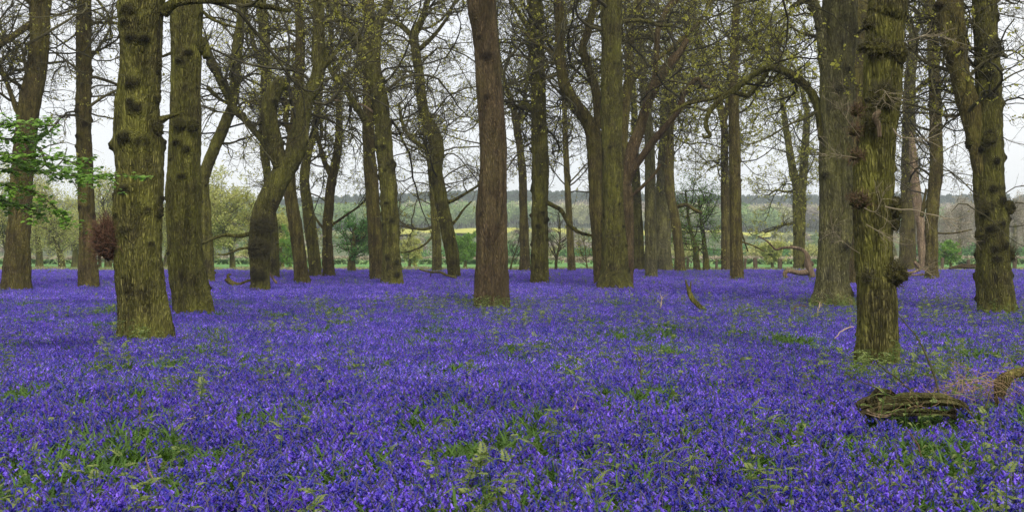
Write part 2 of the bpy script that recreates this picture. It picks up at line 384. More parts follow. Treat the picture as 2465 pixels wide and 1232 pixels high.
tr_('T8','curved plain oak leaning left beside the contorted oak foot',
 [(727,679,38),(719,600,33),(704,500,32),(696,440,30),(701,350,26),(714,260,25),(722,150,24),(722,60,22),(716,0,20)],55,bk='brown',knobs=.5,crown=10,ylo=330,leaf=('y',.9),
 limbs=[[(720,130,12),(700,115,11),(672,120,10)],[(700,330,14),(688,290,14),(690,260,12),(680,235,8)]])
tr_('T9','thin oak with slanting trunk right of the curved plain oak, far back',
 [(759,667,32),(755,600,30),(743,520,28),(733,430,24),(742,370,20),(756,320,18),(763,266,14),(775,180,12),(798,100,9)],68,bk='olive',knobs=1.0,crown=9,ylo=420,leaf=('y',.8),fuzz=1)
tr_('T10','ivy-flecked forked oak beside the dark green bush, far back on the left half',
 [(791,664,32),(789,600,26),(789,532,24),(799,432,22),(813,366,20),(816,266,16),(809,200,13),(800,120,9),(790,40,7)],69,bk='brown',knobs=.8,crown=11,ylo=520,leaf=('y',1.2),fuzz=3,
 limbs=[[(797,425,14),(782,390,13),(773,360,12),(762,320,11),(758,270,9)],[(795,545,7),(830,520,6),(860,500,6),(885,475,5)],[(790,560,7),(770,540,6),(745,500,5),(728,460,4)]])
tr_('T11','straight dark brown oak standing left against the large forked oak with ringed knots',
 [(906,667,34),(905,600,36),(896,466,33),(887,333,29),(886,200,26),(889,66,27),(886,0,29)],62,bk='brown',knobs=.5,crown=8,ylo=300,leaf=('d',.9),fuzz=1)
tr_('T12','large oak with ringed knots up a leaning trunk, its top forking left and right',
 [(945,682,52),(942,600,44),(936,466,42),(926,366,40),(917,266,39),(902,193,38),(876,133,34),(849,80,30),(822,40,26),(796,0,22)],53,bk='green',knobs=3.5,knobr=.12,crown=10,ylo=330,leaf=('y',.7),
 limbs=[[(908,200,28),(905,150,27),(905,100,26),(909,66,25),(925,30,22),(938,0,20)],[(880,290,20),(862,262,17),(845,235,16),(822,200,14),(803,180,13),(790,150,10),(786,110,8)],
  {'p':[(912,284,7),(895,268,6),(870,252,6),(835,247,5),(800,240,4)],'bk':'pale','knobs':0}])
tr_('T13','sinuous oak left of the great reddish trunk, with a small high fork',
 [(1093,666,34),(1086,600,32),(1070,520,32),(1060,466,32),(1048,412,36),(1052,360,35),(1040,313,31),(1020,266,27),(1012,200,24),(1003,133,22),(997,86,21),(1013,53,16),(1026,15,14)],66,bk='olive',knobs=1.4,crown=15,ylo=470,leaf=('d',.6),fuzz=1.5,
 limbs=[[(997,95,14),(970,66,12),(940,52,10),(905,38,8)],[(1010,120,11),(1032,98,11),(1056,73,9),(1078,40,8),(1095,5,7)],[(1045,380,14),(1023,358,12),(990,333,10),(970,300,9),(960,250,7)],
  [(1072,490,9),(1100,478,8),(1130,460,7),(1155,445,6)],[(1085,545,7),(1102,525,6),(1115,505,5),(1135,485,4)]])
tr_('T14','short-looking oak tucked behind the foot of the sinuous oak',
 [(1052,654,25),(1050,566,22),(1042,466,17),(1035,400,13),(1022,330,9),(1018,250,7)],84,bk='olive',knobs=1,crown=14,ylo=560,leaf=('d',.8),fuzz=2,
 limbs=[[(1045,545,8),(1020,552,7),(990,548,6),(965,535,5)],[(1048,560,7),(1020,590,5),(985,605,4),(955,608,3)]])
tr_('T15','great reddish-brown smooth trunk in the middle, with no branches in view',
 [(1184,730,87),(1183,665,81),(1184,600,77),(1184,500,73),(1188,400,66),(1184,300,66),(1176,200,64),(1173,133,63),(1166,66,64),(1159,0,70)],33.5,bk='red',knobs=.35,knobr=.09,crown=3,ylo=10,leaf=('d',.5),ridges=.01,
 fix=[(7.2,4.7,.16,.35),(6.1,4.5,.1,.5)])
tr_('T16','thin grey-brown oak far back, just right of the great reddish trunk',
 [(1263,650,27),(1261,532,22),(1258,432,20),(1253,366,18),(1243,300,18),(1233,246,14),(1216,200,11),(1202,140,9),(1195,60,7)],86,bk='brown',knobs=.6,crown=20,ylo=500,leaf=('d',.6),
 limbs=[[(1246,310,12),(1259,260,11),(1268,200,10),(1275,140,8),(1272,70,6)]])
tr_('T17','knotty dark oak with a long low limb drooping to the right',
 [(1299,679,46),(1299,600,41),(1299,500,39),(1301,400,42),(1298,300,38),(1296,200,35),(1291,100,36),(1288,0,36)],55,bk='olive',knobs=3.2,knobr=.11,crown=13,ylo=330,leaf=('y',.7),fuzz=2,
 limbs=[[(1310,485,13),(1335,497,11),(1352,508,11),(1370,540,9),(1392,558,8),(1425,567,6),(1440,570,5)],[(1280,80,16),(1262,50,13),(1240,20,10),(1225,-10,8)],[(1285,270,12),(1262,250,10),(1235,262,8),(1215,240,6)]])
tr_('T19','very slender straight oak seen between the knotty dark oak and the double trunks',
 [(1376,654,20),(1372,560,17),(1366,450,15),(1362,350,14),(1358,240,12),(1355,150,10),(1352,60,8)],84,bk='brown',knobs=1,crown=15,ylo=480,leaf=('d',.6))
tr_('T21','wide forking oak half hidden behind the tall straight mossy trunk',
 [(1452,682,42),(1445,600,38),(1436,500,36),(1432,400,36),(1430,330,40),(1410,286,34),(1378,240,30),(1357,200,28),(1347,133,26),(1349,66,25),(1346,0,26)],53,bk='brown',knobs=.5,crown=11,ylo=260,leaf=('y',.8),
 limbs=[[(1438,310,30),(1442,266,26),(1430,205,21),(1412,150,20),(1402,113,18),(1416,73,18),(1426,33,18),(1432,0,17)],[(1345,150,12),(1320,120,10),(1290,105,8),(1262,80,7)]])
tr_('T22','tall straight mossy trunk right of centre with rings of small knots',
 [(1480,692,86),(1480,660,70),(1479,632,63),(1477,532,55),(1474,400,52),(1472,266,50),(1473,133,50),(1472,0,50)],47.5,bk='green',knobs=2.2,knobr=.08,crown=5,ylo=120,leaf=('y',.7),
 limbs=[[(1495,52,12),(1525,50,10),(1555,52,9),(1590,62,8),(1620,60,7)]])
tr_('T23','twisted reddish oak with peeling bark and long writhing limbs, by the tall mossy trunk',
 [(1508,688,34),(1511,600,30),(1513,532,26),(1508,470,30),(1508,432,27),(1523,360,31),(1540,313,27),(1553,266,24),(1573,213,26),(1606,160,24),(1634,128,18),(1655,95,12)],50,bk='red',knobs=.6,crown=6,ylo=300,leaf=('y',.6),broken=True,
 limbs=[[(1575,210,16),(1580,133,13),(1586,66,12),(1610,18,14),(1630,-5,14)],
  {'p':[(1506,450,18),(1520,415,19),(1540,385,17),(1573,340,17),(1606,300,15),(1633,266,14),(1646,226,13),(1662,205,12),(1680,190,11),(1692,205,9),(1715,212,8)],'drift':-.08},
  [(1515,475,10),(1545,450,9),(1575,420,8),(1590,395,6)]])
tr_('T24','dark forked oak directly behind the tall straight mossy trunk',
 [(1496,672,30),(1494,560,28),(1494,430,28),(1500,300,26),(1506,250,24),(1515,166,22),(1516,100,20),(1530,30,16),(1536,0,15)],58,bk='brown',knobs=1,crown=8,ylo=300,leaf=('y',.9),
 limbs=[[(1503,262,16),(1515,215,15),(1533,182,13),(1600,130,12),(1650,88,10),(1682,55,9),(1710,5,7)]])
tr_('T25','thin oak far back between the twisted reddish oak and the plain grey-brown pole trunk',
 [(1539,648,28),(1536,546,24),(1532,466,22),(1528,360,18),(1526,253,14),(1520,150,12),(1515,50,8)],88,bk='green',knobs=1,crown=12,ylo=450,leaf=('y',1.0),fuzz=2)
tr_('T26','plain straight grey-brown pole trunk in front of the broad pale grey bole',
 [(1568,666,31),(1567,600,29),(1566,532,28),(1565,432,26),(1563,333,24),(1552,233,22),(1543,133,20),(1543,33,18)],66,bk='grey',knobs=.4,crown=9,ylo=300,leaf=('y',.8))
tr_('T27','broad pale grey bole far back, broken off at the top',
 [(1598,649,44),(1596,600,40),(1596,546,38),(1596,466,40),(1603,366,36),(1606,266,30),(1613,200,24),(1618,150,14)],87,bk='grey',knobs=.2,crown=7,ylo=340,leaf=('y',.8),broken=True)
tr_('T27b','dark slanting oak with a bowed foot, right of the broad pale grey bole',
 [(1638,654,28),(1634,600,24),(1624,520,23),(1612,452,24),(1611,333,24),(1616,253,22),(1632,170,18),(1650,100,13),(1662,30,10)],83,bk='brown',knobs=.6,crown=17,ylo=420,leaf=('y',2.0),fuzz=2,
 limbs=[[(1612,290,14),(1640,262,14),(1665,245,13),(1700,240,12),(1735,236,9)],[(1622,500,9),(1650,492,9),(1672,505,8),(1690,512,6)]])
tr_('T29','ivy-knotted oak left against the slim pole trunk that stands before the fence posts',
 [(1748,648,24),(1747,566,23),(1746,466,21),(1744,366,19),(1742,300,18),(1719,200,20),(1693,133,17),(1675,66,14),(1666,0,11)],88,bk='brown',knobs=2.5,crown=18,ylo=430,leaf=('y',2.4),fuzz=3,
 limbs=[[(1742,300,14),(1756,230,13),(1762,170,11),(1772,120,9),(1800,85,8)]])
tr_('T30','slim pole trunk standing forward of the fence posts, grey-brown and leafless low down',
 [(1774,669,33),(1773,600,30),(1770,466,28),(1769,366,28),(1766,266,25),(1767,166,23),(1769,66,19),(1776,0,17)],63,bk='brown',knobs=.8,crown=16,ylo=280,leaf=('y',2.4),
 limbs=[[(1775,95,8),(1800,88,8),(1830,75,7),(1845,50,6)],[(1776,530,4),(1800,605,3)],[(1778,580,5),(1810,590,4),(1840,605,3)]])
tr_('T31','oak at the field edge dividing into two upright arms, left of the big pale-sided oak',
 [(1925,642,31),(1924,600,29),(1924,532,29),(1925,480,32),(1917,440,24),(1909,412,20),(1896,333,16),(1886,266,13),(1880,220,10),(1872,150,8)],104,bk='olive',knobs=1.2,crown=24,ylo=590,leaf=('y',1.8),fuzz=2,
 limbs=[[(1928,470,22),(1935,400,20),(1939,333,18),(1942,266,14),(1932,226,11),(1925,160,8)],[(1912,538,7),(1890,540,6),(1862,552,5),(1840,560,4)],[(1915,460,7),(1890,462,6),(1868,458,5),(1850,470,4)]])
tr_('T32','big oak with grey-green bark and a mossy arching limb reaching left',
 [(1999,725,108),(2001,700,92),(2004,657,83),(2009,600,82),(2012,548,83),(2014,438,84),(2014,330,84),(2015,219,84),(2018,110,86),(2022,0,90)],34.5,bk='grey',knobs=1.0,knobr=.12,crown=8,ylo=200,leaf=('y',1.8),
 limbs=[{'p':[(1990,330,40),(1976,290,26),(1962,238,21),(1930,196,19),(1892,174,18),(1852,164,16),(1812,182,15),(1772,214,13),(1732,242,12),(1706,273,11),(1699,305,10),(1710,326,8),(1697,331,6),(1690,322,4)],'drift':.05,'bk':'green','knobs':.3,'label':'mossy arching limb of the big grey-green oak'},
  {'p':[(1850,166,13),(1836,190,13),(1820,208,12),(1799,231,11),(1760,222,10),(1712,238,9),(1650,252,8),(1610,275,5)],'drift':.05,'off':.9,'bk':'green'},
  [(1990,190,30),(1982,146,24),(1973,58,24),(1955,0,24),(1940,-30,20)],{'p':[(1960,0,12),(1935,4,12),(1915,12,11),(1900,22,9)],'twigs':False,'knobs':0},
  [(1975,265,9),(1940,285,7),(1900,300,6),(1850,330,5),(1800,350,4)]])
tr_('T33','trunk mostly hidden between the big grey-green oak and the near burred oak',
 [(2050,668,36),(2050,500,36),(2056,300,38),(2064,200,38),(2068,60,40),(2070,0,42)],55,bk='brown',knobs=.8,crown=3,ylo=100,leaf=('d',.5))
tr_('T34','nearest oak, at right, with heavy twiggy burrs bulging from its ridged mossy trunk',
 [(2111,862,114),(2110,820,108),(2110,767,104),(2109,694,102),(2104,621,98),(2102,511,96),(2103,438,96),(2110,329,92),(2120,256,92),(2128,146,94),(2133,36,92),(2137,0,93)],16.8,bk='green',knobs=2.2,knobr=.06,crown=2,ylo=10,leaf=('y',.6),ridges=.019,near=.016,
 fix=[])
tr_('T35','dark oak right of the near burred oak, with spindly upper arms',
 [(2185,638,42),(2184,600,38),(2186,511,34),(2187,365,33),(2188,256,30),(2195,146,25),(2199,88,21),(2183,44,13),(2170,0,10)],100,bk='brown',knobs=.8,crown=18,ylo=500,leaf=('d',.6),fuzz=1,
 limbs=[[(2199,90,14),(2217,50,12),(2228,10,10)]])
tr_('T36','snapped dead trunk of pale bare wood, between two darker trunks at right',
 [(2224,642,22),(2220,600,21),(2217,548,22),(2208,490,24),(2203,438,23),(2197,360,18),(2193,318,8)],96,bk='pale',knobs=.3,crown=0,broken=True,cat='dead tree',name='dead_oak_tree')
tr_('T37','gently bowed oak with a mid-height fork branch, third trunk from the right edge',
 [(2243,668,33),(2243,640,31),(2242,584,30),(2244,511,31),(2254,402,32),(2252,292,30),(2248,146,28),(2243,36,28),(2236,0,27)],63,bk='brown',knobs=1,crown=19,ylo=470,leaf=('d',.6),
 limbs=[[(2240,190,13),(2225,200,12),(2205,218,11),(2190,240,9)],[(2236,480,10),(2225,500,9),(2218,520,8),(2230,455,7)],{'p':[(2250,560,5),(2275,562,4),(2305,560,4),(2340,552,3)],'knobs':0}])
tr_('T38','oak near the right edge with a mossy knotted trunk',
 [(2400,737,84),(2397,700,82),(2393,657,80),(2389,548,76),(2381,438,72),(2378,329,70),(2379,219,62),(2373,110,57),(2367,0,54)],31,bk='green',knobs=2.8,knobr=.11,crown=12,ylo=330,leaf=('y',.5),blen=(1.4,3.4),
 limbs=[{'p':[(2372,420,50),(2352,350,48),(2333,256,48),(2312,183,52),(2299,110,55),(2288,36,56),(2283,0,56),(2275,-60,48)],'bk':'brown','drift':-.02,'label':'heavy dark limb rising to the left'},
  [(2300,60,12),(2285,50,10),(2262,35,9),(2245,20,8)]],
 fix=[(2.0,4.4,.13,.6),(2.1,5.1,.14,.7),(2.9,3.9,.13,.7),(3.5,4.6,.13,.7),(4.2,4.9,.13,.6),(4.9,4.5,.1,.7)])
rng=np.random.default_rng(55)
# ---------------------------------------------------------------- small trees at the wood edge
def sapling(name,label,x,yb,D,h_px,w,leaf=None,dens=1.0,spread=.45,cat='sapling',stems=1,group=None,mat=M_twig,lsize=.08,ang=(.5,1.1)):
    global rng
    rng=np.random.default_rng(int(abs(x*3+D)))
    b=at(x,yb,D); z0=float(ground_z(b[0],D)); org=np.array([b[0],D,z0]); H=h_px/F*D; root=empty(name,org,label,cat,group)
    cm=MB(); st=[]
    for s in range(stems):
        p0=org+np.array([(s-(stems-1)/2)*H*.10,0,-.1]); pts=[np.r_[p0,w/F*D/2]]
        d=nrm(np.array([rng.normal()*.12,rng.normal()*.12,1.]))
        for k in range(6):
            d=nrm(d+rng.normal(size=3)*.10+np.array([0,0,.1])); p=pts[-1].copy(); p[:3]+=d*H/6*.9; p[3]*=.78; pts.append(p)
        st.append(np.array(pts)); sweep_bark(cm,st[-1],.08,.3,.05,0,False,False,seed=abs(int(x))%50)
    tk=cm.build('trunk',BK['olive'],root,org,attr='burr')
    P=np.array([resampleN(s,12)[0] for s in st]); R=P[...,3]; P=P[...,:3]
    cr=MB(); n=int(26*dens*stems)
    p,d,r=kids(P,R,n,.22,1,ang); P1,R1=grow(p,d,rng.uniform(.5,1,n)*H*spread,np.clip(r*.5,.008,.05),8,.22,.06,.3); tubes(cr,P1,R1,4)
    k=n*8; p,d,r=kids(P1,R1,k,.15,1,(.4,1.1)); P2,R2=grow(p,d,rng.uniform(.12,.32,k)*H*.6,np.clip(r*.6,.006,.015),5,.28,.05,.4); tubes(cr,P2,R2,3)
    k=n*34; p,d,r=kids(P2,R2,k,.15,1,(.4,1.1)); P3,R3=grow(p,d,rng.uniform(.04,.12,k)*H*.8,np.full(k,.0055),2,.3,.05,.5); tubes(cr,P3,R3,3)
    c=cr.build('crown',mat,root,org,smooth=False)
    if leaf is not None:
        lf=MB(); nl=int(n*34*3*leaf[1]); idx=rng.integers(0,k,nl); leaves(lf,P3[idx,rng.integers(0,3,nl)]+rng.normal(size=(nl,3))*.12*H/6,lsize+D*.0004); lf.build('foliage',leaf[0],c,org,smooth=False)
    return root
sapling('sapling','bare slender sapling with upswept twigs right of the knotty dark oak',1339,651,90,170,9,None,.8,.45)
sapling('sapling','small bare round-headed sapling near the foot of the double trunks',1415,648,92,100,6,(M_leaf_d,.25),.6,.4)
sapling('sapling','leaning bare sapling right beside the great reddish trunk',1228,652,88,125,6,None,.6,.4)
sapling('young_tree','twin-stemmed young tree in fresh green leaf before the rapeseed field',1690,650,90,230,20,(M_leaf_g,1.5),1.0,.42,'tree',2,lsize=.06,ang=(1.0,1.6))
sapling('bush','dense dark green bush at the wood edge beside the ivy-flecked forked oak',850,668,82,150,26,(M_leaf_b,1.7),1.1,.5,'bush',1,lsize=.08,ang=(.9,1.5))
sapling('hazel_tree','spreading yellow-green tree in spring leaf behind the contorted oak',560,648,120,180,16,(M_leaf_pale,3.4),2.3,.62,'tree',1,None,M_twig_mid,lsize=.12)
sapling('bush','loose green shrub beyond the curved plain oak at the field edge',680,645,125,120,14,(M_leaf_pale,1.8),1.2,.45,'bush',1,lsize=.12)
for (x_,D_,h_,mt_,lb_) in ((640,128,130,M_leaf_pale,'yellow-green shrub in new leaf just behind the contorted oak foot'),(700,118,80,M_leaf_g,'low fresh green shrub between the contorted oak and the curved plain oak'),(470,128,120,M_leaf_pale,'pale yellow-green shrub glimpsed behind the smooth mossy oak'),
    (1120,135,70,M_leaf_g,'small fresh green shrub just left of the great reddish trunk'),(985,132,62,M_leaf_pale,'pale shrub right of the ringed-knot oak at the field edge'),(240,126,110,M_leaf_pale,'bright pale shrub right of the slim knotted oak'),(1860,130,60,M_leaf_pale,'low pale shrub left of the two-armed oak at the field edge'),(2290,128,56,M_leaf_g,'low fresh green shrub right of the gently bowed oak')):
    sapling('shrub',lb_,x_,645,D_,h_,10,(mt_,2.4),1.3,.62,'shrub',1,None,M_twig_mid,lsize=.10,ang=(.7,1.4))
THK='tangled bare trees in the thicket beyond the left side of the wood'
for i,(x,D,h,l) in enumerate([(20,118,190,'Broad'),(95,125,230,'x'),(150,112,175,'x'),(260,120,200,'x'),(-60,115,200,'x'),(300,135,170,'x'),(180,140,160,'x'),(400,130,150,'x'),(60,150,150,'x')]):
    lb=['tangled bare tree behind the far left leaning oak','tall bare tree seen between the two leftmost trunks','low tangled tree left of the slim knotted oak','yellowish bare tree between the slim knotted oak and the massive burred oak',
        'bare tree reaching in from beyond the left edge','bare tree hidden behind the massive burred oak','pale thicket tree behind the slim knotted oak','bare tree in the gap right of the massive burred oak','far pale tree behind the leftmost trunk'][i]
    sapling('thicket_tree',lb,x,645,D,h,20,(M_leaf_pale,2.0),1.9,.5,'tree',1,THK,M_twig_mid,lsize=.08)
GRT='pale leafless trees beyond the field on the right'
for i,(x,D,h) in enumerate([(2300,250,130),(2350,262,150),(2440,255,140),(2270,285,120),(2480,270,150),(2330,300,120),(2150,270,110),(2420,300,130),(2200,290,120)]):
    lb=['pale bare tree left of centre in the gap beside the oak near the right edge','tall pale bare tree just left of the oak near the right edge','pale bare tree right of the oak near the right edge',
        'pale bare tree beside the gently bowed oak','pale bare tree at the extreme right edge','faint pale tree deep in the right gap','pale tree behind the near burred oak','faint pale tree behind the oak near the right edge','faint pale tree behind the snapped dead trunk'][i]
    sapling('bare_tree',lb,x,625,D,h,26,(M_leaf_tan,1.3),1.6,.36,'tree',1,GRT,M_twig_pale,lsize=.14)
EG='green bushes along the far side of the field'
BUSH=[(1000,262,34,'b'),(1075,268,26,'p'),(1118,255,52,'b'),(1150,270,32,'p'),(1240,262,36,'b'),(1330,268,30,'p'),(1375,262,34,'b'),(1415,270,32,'b'),(1540,262,40,'p'),(1640,262,46,'p'),(1720,268,36,'b'),(1830,258,42,'p'),(1870,266,34,'b'),(1945,262,40,'p'),(1985,268,30,'b'),
  (680,262,36,'b'),(600,262,34,'p'),(740,268,30,'p'),(2270,255,34,'b'),(2320,262,40,'b'),(2450,256,42,'b'),(2400,268,36,'b'),(2490,262,36,'p'),(2215,262,34,'b'),(960,275,40,'p'),(1205,290,42,'b'),(1810,300,40,'b'),(1900,310,40,'p')]
seen=['low','broad','rounded','ragged','leafy']
names={'b':'dark green','p':'pale green'}
def bush_mesh(name,seed,mat):
    r=np.random.default_rng(seed); mb=MB(); n=2600
    c=nrm(r.normal(size=(26,3)))*r.uniform(.3,.8,(26,1)); c[:,2]=np.abs(c[:,2])*.9
    k=r.integers(0,26,n); p=c[k]+nrm(r.normal(size=(n,3)))*r.uniform(.15,.38,(n,1)); p[:,2]=np.abs(p[:,2])
    global rng; rng=r; leaves(mb,p,.10,0); st=MB()
    P1,R1=grow(np.tile([[0,0,-.05]],(14,1)),np.c_[r.normal(size=(14,2))*.6,np.ones(14)],np.full(14,1.0),np.full(14,.03),5,.2,.05,.3); tubes(st,P1,R1,4)
    return mb,st
BM={}
for kx,mt in (('b',M_leaf_b),('p',M_leaf_pale)):
    for v in range(2):
        mb,st=bush_mesh('bush',v+(7 if kx=='b' else 3),mt)
        fo=mb.build('foliage',mt,None,None,False,False); so=st.build('stems',M_twig,None,None,False,False); BM[(kx,v)]=(fo.data,so.data)
LABREF=[(0,'at the far left edge'),(330,'behind the massive burred oak'),(520,'left of the contorted oak'),(640,'behind the contorted oak'),(700,'left of the curved plain oak'),(780,'right of the curved plain oak'),(905,'behind the straight dark brown oak'),(980,'right of the ringed-knot oak'),
 (1060,'behind the sinuous oak foot'),(1100,'right of the sinuous oak'),(1160,'left of the great reddish trunk'),(1220,'right of the great reddish trunk'),(1270,'beside the thin grey-brown oak'),(1340,'behind the bare slender sapling'),(1376,'beside the very slender oak'),(1420,'left of the double trunks'),
 (1545,'beyond the thin oak behind the twisted one'),(1640,'beyond the dark slanting oak'),(1700,'behind the twin-stemmed young tree'),(1800,'right of the slim pole trunk'),(1870,'left of the two-armed oak'),(1960,'right of the two-armed oak'),(2215,'behind the snapped dead trunk'),(2280,'right of the gently bowed oak'),(2330,'left of the oak near the right edge'),(2400,'behind the oak near the right edge'),(2470,'at the right edge')]
used=set()
for i,(x,D,h,kd) in enumerate(BUSH):
    wh=min(LABREF,key=lambda a:abs(a[0]-x))[1]; lb='%s %s bush across the field, %s'%(seen[i%5],names[kd],wh)
    while lb in used: lb=lb.replace(' bush',' hedge bush')
    used.add(lb)
    X=(x-CX)/F*D; g=float(ground_z(X,D)); H=h/F*D*1.15
    ro=empty('bush',(X,D,g),lb,'bush',EG); fd,sd=BM[(kd,i%2)]
    sc=(H*1.25*(1+.3*((i*7)%5)/5),H*1.1,H)
    for nm,dd in (('foliage',fd),('stems',sd)):
        o=bpy.data.objects.new(nm,dd); COL.objects.link(o); o.parent=ro
    ro.scale=sc; ro.rotation_euler=(0,0,i*1.3)
# ---------------------------------------------------------------- ground, fields
def sheet(name,xs,ys,mat,dz=0,zf=ground_z,kind='structure'):
    mb=MB(); XX,YY=np.meshgrid(xs,ys); ZZ=zf(XX,YY)+dz
    V=np.stack([XX,YY,ZZ],-1).reshape(-1,3); nx=len(xs); i=np.arange(len(ys)*nx).reshape(len(ys),nx)
    Q=np.stack([i[:-1,:-1],i[:-1,1:],i[1:,1:],i[1:,:-1]],-1).reshape(-1,4); mb.add(V,Q)
    o=mb.build(name,mat); o['kind']=kind; return o
def ground_mat():
    m,nt,b=newmat('woodland_ground',.95,.1); tc=N(nt,'ShaderNodeTexCoord'); P=tc.outputs['Object']
    soil=ramp(nt,noise(nt,P,9,6,.7),[(.3,(.018,.015,.008)),(.55,(.035,.03,.014)),(.8,(.045,.055,.018))])
    nt.links.new(soil,b.inputs['Base Color'])
    bp=N(nt,'ShaderNodeBump'); bp.inputs['Distance'].default_value=.05; nt.links.new(noise(nt,P,14,5),bp.inputs['Height']); nt.links.new(bp.outputs[0],b.inputs['Normal'])
    return m
def field_mat(name,c1,c2,c3,sc=.05,fine=3):
    m,nt,b=newmat(name,.9,.1); tc=N(nt,'ShaderNodeTexCoord'); P=tc.outputs['Object']
    a=ramp(nt,noise(nt,P,sc,4,.6),[(.35,c1),(.65,c2)]); f=noise(nt,P,fine,5,.7)
    r=ramp(nt,f,[(.45,(0,0,0)),(.7,(1,1,1))]); nt.links.new(mixc(nt,r,a,c3),b.inputs['Base Color'])
    bp=N(nt,'ShaderNodeBump'); bp.inputs['Distance'].default_value=.15; nt.links.new(f,bp.inputs['Height']); nt.links.new(bp.outputs[0],b.inputs['Normal'])
    return m
gm=field_mat('hill_grass',(.10,.13,.05),(.16,.17,.09),(.07,.10,.04),.02,.8)
me_x=np.linspace(-900,900,91); gy=np.r_[np.linspace(-60,100,12),np.linspace(115,700,40),np.linspace(730,1700,40)]
sheet('ground',me_x,gy,gm)
sheet('woodland_floor',np.linspace(-75,75,40),np.linspace(-20,99,30),ground_mat(),.012)
sheet('field',np.linspace(-160,160,60),np.linspace(99,196,30),field_mat('field_grass',(.10,.24,.06),(.15,.30,.08),(.13,.21,.07),.03,2),.02)
reed=sheet('reed_bed',np.linspace(-170,170,60),np.linspace(196,262,20),field_mat('dry_reeds',(.22,.20,.12),(.30,.25,.16),(.14,.17,.07),.04,1.5),.03)
def yz(x,y): return ground_z(x,y)
rp=MB(); xs=np.linspace(-75,135,90); ys=np.linspace(500,598,26); XX,YY=np.meshgrid(xs,ys)
# right end of the rapeseed field is rounded off: rows shorten there
end=135-np.clip((YY-500)/98,0,1)*30; XX=-75+(XX+75)/210*(end+75)
V=np.stack([XX,YY,ground_z(XX,YY)+.6+vnoise(np.stack([XX*.1,YY*.1,XX*0],-1))*1.6],-1).reshape(-1,3); i=np.arange(26*90).reshape(26,90)
rp.add(V,np.stack([i[:-1,:-1],i[:-1,1:],i[1:,1:],i[1:,:-1]],-1).reshape(-1,4))
o=rp.build('rapeseed_field',field_mat('rapeseed_flowers',(.42,.40,.06),(.55,.51,.09),(.26,.32,.09),.05,1.2)); o['kind']='structure'
# ---------------------------------------------------------------- instancing helper
def scatter(name, pts, rot, scl, idx, sources, label, cat):
    col=bpy.data.collections.new(name+'_sources')
    for s in sources: col.objects.link(s)
    me=bpy.data.meshes.new(name); n=len(pts); me.vertices.add(n); me.vertices.foreach_set('co',pts.astype(np.float32).ravel())
    a=me.attributes.new('rot','FLOAT_VECTOR','POINT'); a.data.foreach_set('vector',rot.astype(np.float32).ravel())
    a=me.attributes.new('scl','FLOAT_VECTOR','POINT'); a.data.foreach_set('vector',scl.astype(np.float32).ravel())
    a=me.attributes.new('idx','INT','POINT'); a.data.foreach_set('value',idx.astype(np.int32))
    o=bpy.data.objects.new(name,me); COL.objects.link(o)
    g=bpy.data.node_groups.new(name+'_scatter','GeometryNodeTree')
    g.interface.new_socket('Geometry',in_out='INPUT',socket_type='NodeSocketGeometry'); g.interface.new_socket('Geometry',in_out='OUTPUT',socket_type='NodeSocketGeometry')
    gi=g.nodes.new('NodeGroupInput'); go=g.nodes.new('NodeGroupOutput'); ip=g.nodes.new('GeometryNodeInstanceOnPoints')
    ci=g.nodes.new('GeometryNodeCollectionInfo'); ci.inputs['Collection'].default_value=col; ci.inputs['Separate Children'].default_value=True; ci.inputs['Reset Children'].default_value=True
    def na(nm,t):
        x=g.nodes.new('GeometryNodeInputNamedAttribute'); x.data_type=t; x.inputs['Name'].default_value=nm; return [s for s in x.outputs if s.enabled and s.name=='Attribute'][0]
    g.links.new(gi.outputs[0],ip.inputs['Points']); g.links.new(ci.outputs[0],ip.inputs['Instance']); ip.inputs['Pick Instance'].default_value=True
    g.links.new(na('idx','INT'),ip.inputs['Instance Index']); g.links.new(na('rot','FLOAT_VECTOR'),ip.inputs['Rotation']); g.links.new(na('scl','FLOAT_VECTOR'),ip.inputs['Scale'])
    g.links.new(ip.outputs[0],go.inputs[0])
    md=o.modifiers.new('scatter','NODES'); md.node_group=g
    tag(o,label,cat,None,'stuff'); return o
# ---------------------------------------------------------------- far woods on the hills
rng=np.random.default_rng(3)
def crown_src(name,kind,seed):
    global rng; rng=np.random.default_rng(seed); mb=MB()
    if kind=='conifer':
        n=260; h=rng.uniform(0,1,n)**.8; r=(1-h)*.22*rng.uniform(.6,1.1,n); th=rng.uniform(0,6.28,n)
        p=np.stack([np.cos(th)*r,np.sin(th)*r,.12+h*.88],1); leaves(mb,p,.12,0,up=-.4)
    else:
        n=420; c=nrm(rng.normal(size=(14,3)))*rng.uniform(.1,.26,(14,1))+np.array([0,0,.62]); k=rng.integers(0,14,n)
        p=c[k]+nrm(rng.normal(size=(n,3)))*rng.uniform(.08,.19,(n,1)); leaves(mb,p,.085,0)
    P,R=grow(np.array([[0,0,-.05]]),np.array([[0,0,1.]]),np.array([.9]),np.array([.02]),5,.05,.1,.3); tubes(mb,P,R,4,1)
    return mb
M_con=simple('conifer_needles',(.025,.05,.035),(.055,.09,.055),.8)
M_wd=simple('spring_wood',(.27,.28,.12),(.48,.47,.24),.8)
M_wd2=simple('bare_wood',(.24,.20,.15),(.38,.32,.25),.8)
M_wd3=simple('green_wood',(.12,.22,.06),(.27,.36,.11),.8)
srcs=[]
for k,(kd,mt) in enumerate([('conifer',M_con),('conifer',M_con),('round',M_wd),('round',M_wd),('round',M_wd2),('round',M_wd3)]):
    srcs.append(crown_src('x',kd,40+k).build('far_crown_%d'%k,[mt,M_twig],None,None,False,False))
rng=np.random.default_rng(9)
n=26000; Y=rng.uniform(620,1420,n); X=rng.uniform(-1,1,n)*(.5*Y+60)
